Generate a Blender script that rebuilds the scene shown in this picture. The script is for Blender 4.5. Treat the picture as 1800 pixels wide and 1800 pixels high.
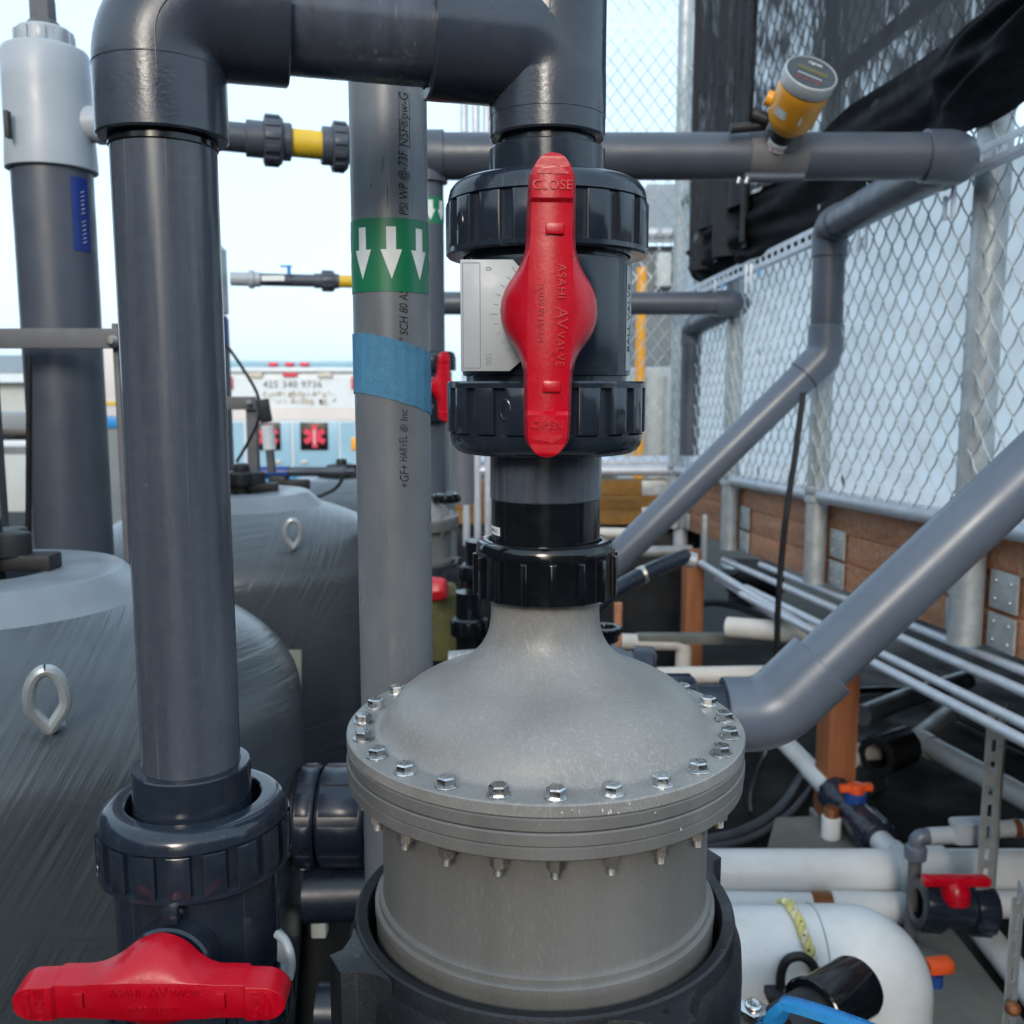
import bpy, bmesh, math, random
from math import sin, cos, tan, pi, radians, sqrt, atan2
from mathutils import Vector, Matrix
import numpy as np

for o in list(bpy.data.objects):
    bpy.data.objects.remove(o, do_unlink=True)
random.seed(7)
SC = bpy.context.scene
COL = SC.collection

# ---------------------------------------------------------------- camera, sky, sun, exposure
CZ = 1.25                    # eye height above the plant floor
PITCH = radians(7.5)         # camera looks slightly down
F = 1700.0                   # focal length in pixels of the 1800 px photograph
cp, sp = cos(PITCH), sin(PITCH)

cam_d = bpy.data.cameras.new('camera')
cam_d.sensor_width = 36.0
cam_d.lens = 36.0 * F / 1800.0
cam_d.clip_start = 0.02
cam_d.clip_end = 3000.0
cam_d.dof.use_dof = True
cam_d.dof.focus_distance = 0.62
cam_d.dof.aperture_fstop = 13.0
cam = bpy.data.objects.new('camera', cam_d)
COL.objects.link(cam)
cam.location = (0, 0, CZ)
cam.rotation_euler = (radians(90) - PITCH, 0, 0)
SC.camera = cam

SUN_EL = radians(24.0)
SUN_AZ = radians(188.0)      # compass direction the light comes from (0 = +Y, clockwise): behind the camera
w = bpy.data.worlds.new('World')
SC.world = w
w.use_nodes = True
nt = w.node_tree
nt.nodes.clear()
sky = nt.nodes.new('ShaderNodeTexSky')
sky.sky_type = 'NISHITA'
sky.sun_disc = False
sky.sun_elevation = SUN_EL
sky.sun_rotation = SUN_AZ
sky.air_density = 1.0
sky.dust_density = 3.0
sky.ozone_density = 1.0
# thin high cloud: the sky colour is pulled towards an even pale white veil
veil = nt.nodes.new('ShaderNodeMix'); veil.data_type = 'RGBA'
veil.inputs['Factor'].default_value = 0.72
tc = nt.nodes.new('ShaderNodeTexCoord')
cl = nt.nodes.new('ShaderNodeTexNoise'); cl.inputs['Scale'].default_value = 2.2; cl.inputs['Detail'].default_value = 6
cr = nt.nodes.new('ShaderNodeMapRange')
cr.inputs['From Min'].default_value = 0.3; cr.inputs['From Max'].default_value = 0.7
cr.inputs['To Min'].default_value = 0.56; cr.inputs['To Max'].default_value = 0.82
nt.links.new(tc.outputs['Generated'], cl.inputs['Vector'])
nt.links.new(cl.outputs['Fac'], cr.inputs['Value'])
nt.links.new(cr.outputs['Result'], veil.inputs['Factor'])
veil.inputs[7].default_value = (4.9, 6.5, 7.9, 1)
bg = nt.nodes.new('ShaderNodeBackground')
bg.inputs['Strength'].default_value = 0.10
out = nt.nodes.new('ShaderNodeOutputWorld')
nt.links.new(sky.outputs['Color'], veil.inputs[6])
nt.links.new(veil.outputs[2], bg.inputs['Color'])
nt.links.new(bg.outputs['Background'], out.inputs['Surface'])

sun_d = bpy.data.lights.new('sun', 'SUN')
sun_d.energy = 0.7
sun_d.angle = radians(16)
sun_d.color = (1.0, 0.92, 0.82)
sun = bpy.data.objects.new('sun', sun_d)
COL.objects.link(sun)
sdir = Vector((sin(SUN_AZ) * cos(SUN_EL), cos(SUN_AZ) * cos(SUN_EL), sin(SUN_EL)))   # towards the sun
sun.rotation_euler = sdir.to_track_quat('Z', 'Y').to_euler()
sun.location = (0, -6, 6)

SC.view_settings.view_transform = 'Standard'
SC.view_settings.look = 'None'
SC.view_settings.exposure = 1.15
SC.view_settings.gamma = 1.0
SC.render.engine = 'CYCLES'
SC.cycles.use_denoising = True
SC.cycles.adaptive_threshold = 0.02
SC.cycles.max_bounces = 6
SC.cycles.diffuse_bounces = 3
SC.cycles.glossy_bounces = 3
SC.cycles.transmission_bounces = 3
SC.cycles.transparent_max_bounces = 12
SC.cycles.sample_clamp_indirect = 6.0

# ---------------------------------------------------------------- measuring helpers
def tdep(py, Y):
    v = (py - 900) / F
    return Y / (cp - v * sp)
def P(px, py, Y):
    """point of the place that the photograph shows at (px, py), at distance Y in front of the camera"""
    v = (py - 900) / F
    t = Y / (cp - v * sp)
    return Vector(((px - 900) / F * t, Y, CZ + t * (-sp - v * cp)))
def PZ(px, py, z):
    v = (py - 900) / F
    t = (z - CZ) / (-sp - v * cp)
    return Vector(((px - 900) / F * t, t * (cp - v * sp), z))
def MM(n, py, Y):
    return n * tdep(py, Y) / F

# ---------------------------------------------------------------- materials
MATS = {}
def nd(t, kind, **kw):
    n = t.nodes.new(kind)
    for k, v in kw.items():
        setattr(n, k, v)
    return n
def mat(name, col, rough=0.4, metal=0.0, var=0.15, vscale=9, stretch=(1, 1, 1), bump=0.0, bscale=80,
        bstretch=(1, 1, 1), rvar=0.1, speck=0.0, speck_col=(0.5, 0.5, 0.5), speck_scale=250, speck_th=0.72,
        spec=0.5, coat=0.0, col2=None, dust=0.0, dust_col=(0.3, 0.3, 0.29), streak=0.0, streak_col=(0.2, 0.2, 0.2), streak_axis=(1, 1, .012), orand=0.0):
    m = bpy.data.materials.new(name)
    m.use_nodes = True
    t = m.node_tree
    b = t.nodes['Principled BSDF']
    L = t.links.new
    co = nd(t, 'ShaderNodeTexCoord')
    mp = nd(t, 'ShaderNodeMapping'); mp.inputs['Scale'].default_value = stretch
    L(co.outputs['Object'], mp.inputs['Vector'])
    n1 = nd(t, 'ShaderNodeTexNoise'); n1.inputs['Scale'].default_value = vscale; n1.inputs['Detail'].default_value = 5
    n1.inputs['Roughness'].default_value = 0.62
    L(mp.outputs['Vector'], n1.inputs['Vector'])
    rp = nd(t, 'ShaderNodeValToRGB')
    c = Vector(col); c2 = Vector(col2) if col2 else c * (1 + var)
    a = c * (1 - var)
    rp.color_ramp.elements[0].position = 0.3; rp.color_ramp.elements[0].color = (*a, 1)
    rp.color_ramp.elements[1].position = 0.7; rp.color_ramp.elements[1].color = (*c2, 1)
    L(n1.outputs['Fac'], rp.inputs['Fac'])
    colour = rp.outputs['Color']
    if dust > 0:
        nz = nd(t, 'ShaderNodeTexNoise'); nz.inputs['Scale'].default_value = vscale * 2.7; nz.inputs['Detail'].default_value = 5
        L(co.outputs['Object'], nz.inputs['Vector'])
        r3 = nd(t, 'ShaderNodeMapRange'); r3.inputs['From Min'].default_value = 0.45; r3.inputs['From Max'].default_value = 0.75
        r3.inputs['To Max'].default_value = dust
        L(nz.outputs['Fac'], r3.inputs['Value'])
        mx = nd(t, 'ShaderNodeMix', data_type='RGBA')
        L(r3.outputs['Result'], mx.inputs['Factor']); L(colour, mx.inputs[6]); mx.inputs[7].default_value = (*dust_col, 1)
        colour = mx.outputs[2]
    if speck > 0:
        n2 = nd(t, 'ShaderNodeTexNoise'); n2.inputs['Scale'].default_value = speck_scale; n2.inputs['Detail'].default_value = 2
        L(co.outputs['Object'], n2.inputs['Vector'])
        r2 = nd(t, 'ShaderNodeMapRange'); r2.inputs['From Min'].default_value = speck_th; r2.inputs['From Max'].default_value = speck_th + 0.04
        r2.inputs['To Max'].default_value = speck
        L(n2.outputs['Fac'], r2.inputs['Value'])
        mx = nd(t, 'ShaderNodeMix', data_type='RGBA')
        L(r2.outputs['Result'], mx.inputs['Factor']); L(colour, mx.inputs[6]); mx.inputs[7].default_value = (*speck_col, 1)
        colour = mx.outputs[2]
    if streak > 0:      # fine handling scratches drawn along one direction
        ms = nd(t, 'ShaderNodeMapping'); ms.inputs['Scale'].default_value = streak_axis
        L(co.outputs['Object'], ms.inputs['Vector'])
        n5 = nd(t, 'ShaderNodeTexNoise'); n5.inputs['Scale'].default_value = 260; n5.inputs['Detail'].default_value = 2
        L(ms.outputs['Vector'], n5.inputs['Vector'])
        r5 = nd(t, 'ShaderNodeMapRange'); r5.inputs['From Min'].default_value = 0.645; r5.inputs['From Max'].default_value = 0.73; r5.inputs['To Max'].default_value = streak
        L(n5.outputs['Fac'], r5.inputs['Value'])
        mx = nd(t, 'ShaderNodeMix', data_type='RGBA')
        L(r5.outputs['Result'], mx.inputs['Factor']); L(colour, mx.inputs[6]); mx.inputs[7].default_value = (*streak_col, 1)
        colour = mx.outputs[2]
    if orand > 0:       # each copy a little lighter or darker
        oi = nd(t, 'ShaderNodeObjectInfo')
        ro = nd(t, 'ShaderNodeMapRange'); ro.inputs['To Min'].default_value = 1 - orand; ro.inputs['To Max'].default_value = 1 + orand * .4
        L(oi.outputs['Random'], ro.inputs['Value'])
        vs_ = nd(t, 'ShaderNodeVectorMath', operation='SCALE'); L(colour, vs_.inputs[0]); L(ro.outputs['Result'], vs_.inputs['Scale'])
        colour = vs_.outputs['Vector']
    L(colour, b.inputs['Base Color'])
    n3 = nd(t, 'ShaderNodeTexNoise'); n3.inputs['Scale'].default_value = vscale * 1.7; n3.inputs['Detail'].default_value = 5
    L(mp.outputs['Vector'], n3.inputs['Vector'])
    rr = nd(t, 'ShaderNodeMapRange'); rr.inputs['From Min'].default_value = 0.3; rr.inputs['From Max'].default_value = 0.7
    rr.inputs['To Min'].default_value = max(0.02, rough - rvar); rr.inputs['To Max'].default_value = min(1, rough + rvar)
    L(n3.outputs['Fac'], rr.inputs['Value']); L(rr.outputs['Result'], b.inputs['Roughness'])
    b.inputs['Metallic'].default_value = metal
    b.inputs['Specular IOR Level'].default_value = spec
    if coat:
        b.inputs['Coat Weight'].default_value = coat; b.inputs['Coat Roughness'].default_value = 0.08
    if bump > 0:
        mb_ = nd(t, 'ShaderNodeMapping'); mb_.inputs['Scale'].default_value = bstretch
        L(co.outputs['Object'], mb_.inputs['Vector'])
        n4 = nd(t, 'ShaderNodeTexNoise'); n4.inputs['Scale'].default_value = bscale; n4.inputs['Detail'].default_value = 4
        L(mb_.outputs['Vector'], n4.inputs['Vector'])
        bp = nd(t, 'ShaderNodeBump'); bp.inputs['Strength'].default_value = bump; bp.inputs['Distance'].default_value = 0.001
        L(n4.outputs['Fac'], bp.inputs['Height']); L(bp.outputs['Normal'], b.inputs['Normal'])
    MATS[name] = m
    return m

mat('pvc', (0.060, 0.072, 0.095), rough=0.25, var=0.24, vscale=55, stretch=(1, 1, 0.06), bump=0.05, bscale=220, bstretch=(1, 1, .1), rvar=0.13, speck=0.5, speck_col=(0.16, 0.15, 0.14), speck_scale=160, speck_th=0.735, streak=.75, streak_col=(.17, .175, .18), dust=.26, dust_col=(.11, .12, .135))
mat('pvc_dusty', (0.140, 0.156, 0.175), rough=0.34, var=0.13, vscale=22, stretch=(1, 1, 0.35), bump=0.06, bscale=260, dust=0.28, dust_col=(0.2, 0.21, 0.215), speck=0.5, speck_col=(0.05, 0.055, 0.06), speck_scale=190, speck_th=0.73, streak=.35, streak_col=(.28, .29, .3))
mat('pvc_elbow', (0.037, 0.047, 0.066), rough=0.24, var=0.15, vscale=14, bump=0.09, bscale=420, rvar=0.12, speck=0.5, speck_col=(0.015, 0.017, 0.02), speck_scale=260, speck_th=0.70, dust=.25, dust_col=(.075, .083, .095))
mat('pvc_far', (0.057, 0.068, 0.090), rough=0.4, var=0.1, vscale=12, bump=0.05, bscale=150)
mat('pvc_slate', (0.10, 0.122, 0.16), rough=0.34, var=0.09, vscale=10, bump=0.04, bscale=150, rvar=.05)
mat('valve_body', (0.0165, 0.024, 0.037), rough=0.15, var=0.15, vscale=30, bump=0.04, bscale=200, rvar=0.08, speck=0.4, speck_col=(0.12, 0.12, 0.12), speck_scale=320, speck_th=0.73, dust=.14, dust_col=(.06, .068, .08), streak=.22, streak_col=(.12, .125, .13))
mat('black_gloss', (0.005, 0.006, 0.008), rough=0.13, var=0.2, vscale=40, bump=0.03, bscale=140, rvar=0.07, speck=0.4, speck_col=(0.1, 0.1, 0.1), speck_scale=300, speck_th=0.73, dust=.12, dust_col=(.035, .037, .04), streak=.3, streak_col=(.1, .1, .1))
mat('black_rubber', (0.009, 0.010, 0.012), rough=0.55, var=0.3, vscale=25, bump=0.25, bscale=300)
mat('black_cast', (0.012, 0.0145, 0.018), rough=0.5, var=0.35, vscale=18, bump=0.5, bscale=330, rvar=.12, speck=0.5, speck_col=(0.12, 0.12, 0.12), speck_scale=220, speck_th=0.72)
mat('navy', (0.012, 0.018, 0.032), rough=0.3, var=0.2, vscale=20, bump=0.05)
mat('red', (0.47, 0.0015, 0.013), spec=.4, rough=0.28, var=0.09, vscale=24, bump=0.09, bscale=420, rvar=0.07, speck=0.5, speck_col=(0.16, 0.004, 0.008), speck_scale=300, speck_th=0.70, dust=.16, dust_col=(.48, .05, .075))
mat('red_far', (0.5, 0.012, 0.022), rough=0.4, var=0.1)
mat('orange', (0.72, 0.09, 0.015), rough=0.45, var=0.12)
mat('plate_grey', (0.36, 0.39, 0.41), rough=0.42, var=0.05, vscale=40, bump=0.04)
mat('light_pvc', (0.36, 0.395, 0.435), rough=0.38, var=0.07, vscale=14, bump=0.04)
mat('white_pvc', (0.60, 0.635, 0.66), rough=0.36, var=0.05, vscale=9, bump=0.05, dust=0.3, dust_col=(0.46, 0.45, 0.42), speck=0.4, speck_col=(0.35, 0.33, 0.3), speck_scale=90, speck_th=0.74)
mat('cream_pvc', (0.62, 0.60, 0.56), rough=0.42, var=0.08, vscale=9, dust=0.3, dust_col=(0.4, 0.38, 0.33))
mat('print_black', (0.012, 0.014, 0.018), rough=0.5, var=0.3, vscale=200)
mat('print_white', (0.72, 0.74, 0.74), rough=0.5, var=0.08, vscale=60)
mat('primer_violet', (0.30, 0.30, 0.55), rough=0.5)
mat('tick_shade_grey', (0.22, 0.24, 0.255), rough=0.5)  # darker than the plate to paint in the shade of embossed marks
mat('blocker_dark', (0.06, 0.064, 0.07), rough=0.8, var=0.2, vscale=2)  # for the unseen walls added around the viewer
mat('tape_green', (0.003, 0.15, 0.066), rough=0.42, var=0.14, vscale=40, stretch=(1, 1, .15), speck=0.4, speck_col=(0.25, 0.4, .33), speck_scale=320, speck_th=0.76)
mat('tape_blue', (0.055, 0.20, 0.34), rough=0.75, var=0.12, vscale=60, bump=0.5, bscale=700, speck=0.35, speck_col=(0.16, 0.35, 0.5), speck_scale=700, speck_th=0.6)
mat('tape_white', (0.66, 0.69, 0.68), rough=0.5, var=0.08, vscale=60, speck=0.3, speck_col=(0.4, 0.5, .45), speck_scale=400, speck_th=0.7)
mat('yellow', (0.66, 0.43, 0.02), rough=0.5, var=0.12, vscale=30, dust=0.3, dust_col=(0.4, 0.33, 0.12))
mat('meter_orange', (0.76, 0.33, 0.02), rough=0.4, var=0.06)
mat('steel', (0.58, 0.58, 0.57), rough=0.26, metal=1.0, var=0.3, vscale=180, bump=0.15, bscale=300, rvar=.14, orand=.35, dust=.3, dust_col=(.3, .28, .25))
mat('steel_dull', (0.40, 0.38, 0.35), rough=0.4, metal=0.8, var=0.35, vscale=120, bump=0.15, bscale=250, orand=.35, dust=.35, dust_col=(.25, .18, .12))
mat('galv', (0.40, 0.435, 0.45), rough=0.45, metal=0.45, var=0.22, vscale=26, bump=0.12, bscale=90, rvar=0.12, dust=0.35, dust_col=(0.50, 0.525, 0.53))
mat('galv_pale', (0.52, 0.56, 0.62), rough=0.42, metal=0.25, var=0.12, vscale=22, bump=0.05, rvar=0.1)
mat('wire', (0.46, 0.49, 0.50), rough=0.45, metal=0.35, var=0.2, vscale=20)
mat('frp', (0.105, 0.105, 0.112), rough=0.6, var=0.14, vscale=24, bump=0.1, bscale=200)
mat('concrete', (0.14, 0.145, 0.135), rough=0.85, var=0.3, vscale=7, bump=0.5, bscale=120, dust=0.4, dust_col=(0.10, 0.11, 0.05), speck=0.4, speck_col=(0.1, 0.1, 0.09), speck_scale=140, speck_th=0.66)
mat('floor_wet', (0.011, 0.0105, 0.010), spec=.12, rough=0.8, var=0.5, vscale=2.4, bump=0.5, bscale=60, rvar=0.25, dust=0.35, dust_col=(0.035, 0.034, 0.030))
mat('deck_top', (0.32, 0.33, 0.33), rough=0.8, var=0.15, vscale=5)  # pale so it bounces light up onto the back of the vinyl
mat('asphalt', (0.035, 0.035, 0.035), spec=.15, rough=0.9, var=0.25, vscale=1.5, bump=0.4, bscale=40)
mat('wood', (0.47, 0.195, 0.09), orand=.3, rough=0.7, var=0.32, vscale=26, stretch=(1, .12, 1), bump=0.3, bscale=90, bstretch=(1, .15, 1), dust=0.75, dust_col=(0.52, 0.40, 0.32))
mat('wood_post', (0.30, 0.11, 0.045), rough=0.62, var=0.28, vscale=40, stretch=(1, 1, .08), bump=0.25, bscale=90, bstretch=(1, 1, .1))
mat('wood_moss', (0.22, 0.105, 0.02), rough=0.75, var=0.5, vscale=14, stretch=(.25, 1, 1), bump=0.4, bscale=70, dust=0.55, dust_col=(0.06, 0.07, 0.012))
mat('label_paper', (0.42, 0.44, 0.34), rough=0.6, var=0.1, vscale=30)
mat('sticker_blue', (0.01, 0.03, 0.2), rough=0.3, var=0.1)
mat('lever_blue', (0.02, 0.23, 0.55), rough=0.32, var=0.08, vscale=30, bump=0.05)
mat('blue_dark', (0.015, 0.06, 0.26), rough=0.4, var=0.1)
mat('rope', (0.55, 0.52, 0.2), rough=0.85, var=0.3, vscale=50, bump=0.6, bscale=200)
mat('rope_pale', (0.6, 0.58, 0.42), rough=0.9, var=0.3, vscale=50, bump=0.6, bscale=200)
mat('rope_dark', (0.02, 0.02, 0.02), rough=0.9)
mat('glass_dark', (0.06, 0.075, 0.09), rough=0.12, var=0.1)
mat('copper_strap', (0.22, 0.085, 0.035), rough=0.45, metal=0.5, var=0.2)
mat('amb_white', (0.62, 0.68, 0.72), rough=0.35, var=0.04, vscale=2)
mat('amb_blue', (0.26, 0.44, 0.56), rough=0.35, var=0.06, vscale=2)
mat('amb_deep', (0.05, 0.22, 0.42), rough=0.35, var=0.06, vscale=2)
mat('amb_warm', (0.62, 0.585, 0.57), rough=0.4, var=0.05, vscale=2)
mat('amb_black', (0.004, 0.004, 0.005), rough=0.25, var=0.1)
mat('amb_star', (0.62, 0.03, 0.07), rough=0.4, var=0.06)
mat('amb_lens', (0.5, 0.47, 0.4), rough=0.3, var=0.05)
mat('shed_grey', (0.16, 0.18, 0.185), rough=0.7, var=0.15, vscale=3)
mat('shed_pale', (0.45, 0.48, 0.47), rough=0.7, var=0.08, vscale=3)
mat('roof_grey', (0.2, 0.22, 0.23), rough=0.6, var=0.1, vscale=3)
mat('olive', (0.10, 0.095, 0.035), rough=0.5, var=0.3, vscale=20)
mat('cable', (0.004, 0.0045, 0.006), rough=0.4, var=0.2)
mat('cable_grey', (0.05, 0.058, 0.072), rough=0.4, var=0.15)

def custom_dome():
    """moulded fibre-filled housing: grey with short pale fibres and chalky wear"""
    m = bpy.data.materials.new('housing_grey'); m.use_nodes = True
    t = m.node_tree; b = t.nodes['Principled BSDF']; L = t.links.new
    co = nd(t, 'ShaderNodeTexCoord')
    nb = nd(t, 'ShaderNodeTexNoise'); nb.inputs['Scale'].default_value = 60; nb.inputs['Detail'].default_value = 3
    L(co.outputs['Object'], nb.inputs['Vector'])
    vm = nd(t, 'ShaderNodeVectorMath', operation='MULTIPLY_ADD')
    vm.inputs[1].default_value = (0.02, 0.02, 0.02)
    L(nb.outputs['Color'], vm.inputs[0]); L(co.outputs['Object'], vm.inputs[2])
    fib = None
    for k, (rx, ry) in enumerate(((0.5, 0.3), (-0.6, 0.9), (1.2, -0.4))):
        mp = nd(t, 'ShaderNodeMapping'); mp.inputs['Rotation'].default_value = (rx, ry, k * 1.1)
        mp.inputs['Scale'].default_value = (1, 1, 0.13)
        L(vm.outputs['Vector'], mp.inputs['Vector'])
        nz = nd(t, 'ShaderNodeTexNoise'); nz.inputs['Scale'].default_value = 640; nz.inputs['Detail'].default_value = 2
        L(mp.outputs['Vector'], nz.inputs['Vector'])
        r = nd(t, 'ShaderNodeMapRange'); r.inputs['From Min'].default_value = 0.56; r.inputs['From Max'].default_value = 0.72
        L(nz.outputs['Fac'], r.inputs['Value'])
        if fib is None:
            fib = r.outputs['Result']
        else:
            mx = nd(t, 'ShaderNodeMath', operation='MAXIMUM'); L(fib, mx.inputs[0]); L(r.outputs['Result'], mx.inputs[1]); fib = mx.outputs[0]
    big = nd(t, 'ShaderNodeTexNoise'); big.inputs['Scale'].default_value = 17; big.inputs['Detail'].default_value = 6
    L(co.outputs['Object'], big.inputs['Vector'])
    rp = nd(t, 'ShaderNodeValToRGB')
    rp.color_ramp.elements[0].position = 0.32; rp.color_ramp.elements[0].color = (0.190, 0.188, 0.181, 1)
    rp.color_ramp.elements[1].position = 0.72; rp.color_ramp.elements[1].color = (0.258, 0.255, 0.246, 1)
    L(big.outputs['Fac'], rp.inputs['Fac'])
    pm = nd(t, 'ShaderNodeTexNoise'); pm.inputs['Scale'].default_value = 9; pm.inputs['Detail'].default_value = 3
    L(co.outputs['Object'], pm.inputs['Vector'])
    pr = nd(t, 'ShaderNodeMapRange'); pr.inputs['From Min'].default_value = 0.35; pr.inputs['From Max'].default_value = 0.68
    pr.inputs['To Min'].default_value = 0.03; pr.inputs['To Max'].default_value = 0.36
    L(pm.outputs['Fac'], pr.inputs['Value'])
    mk = nd(t, 'ShaderNodeMath', operation='MULTIPLY')
    L(fib, mk.inputs[0]); L(pr.outputs['Result'], mk.inputs[1])
    mx = nd(t, 'ShaderNodeMix', data_type='RGBA'); L(mk.outputs[0], mx.inputs['Factor']); L(rp.outputs['Color'], mx.inputs[6])
    mx.inputs[7].default_value = (0.47, 0.475, 0.46, 1)
    L(mx.outputs[2], b.inputs['Base Color'])
    rr = nd(t, 'ShaderNodeMapRange'); rr.inputs['To Min'].default_value = 0.22; rr.inputs['To Max'].default_value = 0.56
    L(big.outputs['Fac'], rr.inputs['Value']); L(rr.outputs['Result'], b.inputs['Roughness'])
    bp = nd(t, 'ShaderNodeBump'); bp.inputs['Strength'].default_value = 0.16; bp.inputs['Distance'].default_value = 0.001
    L(fib, bp.inputs['Height']); L(bp.outputs['Normal'], b.inputs['Normal'])
    MATS['housing_grey'] = m
custom_dome()

def custom_cyl():
    """the barrel below the flange: same plastic with faint vertical weather streaks"""
    m = bpy.data.materials.new('housing_barrel'); m.use_nodes = True
    t = m.node_tree; b = t.nodes['Principled BSDF']; L = t.links.new
    co = nd(t, 'ShaderNodeTexCoord')
    mp = nd(t, 'ShaderNodeMapping'); mp.inputs['Scale'].default_value = (1, 1, 0.05)
    L(co.outputs['Object'], mp.inputs['Vector'])
    n1 = nd(t, 'ShaderNodeTexNoise'); n1.inputs['Scale'].default_value = 24; n1.inputs['Detail'].default_value = 5
    L(mp.outputs['Vector'], n1.inputs['Vector'])
    rp = nd(t, 'ShaderNodeValToRGB')
    rp.color_ramp.elements[0].position = 0.3; rp.color_ramp.elements[0].color = (0.106, 0.106, 0.103, 1)
    rp.color_ramp.elements[1].position = 0.68; rp.color_ramp.elements[1].color = (0.156, 0.155, 0.151, 1)
    L(n1.outputs['Fac'], rp.inputs['Fac'])
    n2 = nd(t, 'ShaderNodeTexNoise'); n2.inputs['Scale'].default_value = 520; n2.inputs['Detail'].default_value = 3
    mp2 = nd(t, 'ShaderNodeMapping'); mp2.inputs['Scale'].default_value = (1, 1, 0.3)
    L(co.outputs['Object'], mp2.inputs['Vector']); L(mp2.outputs['Vector'], n2.inputs['Vector'])
    r2 = nd(t, 'ShaderNodeMapRange'); r2.inputs['From Min'].default_value = 0.55; r2.inputs['From Max'].default_value = 0.75; r2.inputs['To Max'].default_value = 0.16
    L(n2.outputs['Fac'], r2.inputs['Value'])
    mx = nd(t, 'ShaderNodeMix', data_type='RGBA'); L(r2.outputs['Result'], mx.inputs['Factor']); L(rp.outputs['Color'], mx.inputs[6])
    mx.inputs[7].default_value = (0.34, 0.33, 0.31, 1)
    L(mx.outputs[2], b.inputs['Base Color'])
    b.inputs['Roughness'].default_value = 0.55
    bp = nd(t, 'ShaderNodeBump'); bp.inputs['Strength'].default_value = 0.14; bp.inputs['Distance'].default_value = 0.001
    L(n2.outputs['Fac'], bp.inputs['Height']); L(bp.outputs['Normal'], b.inputs['Normal'])
    MATS['housing_barrel'] = m
custom_cyl()

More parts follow.
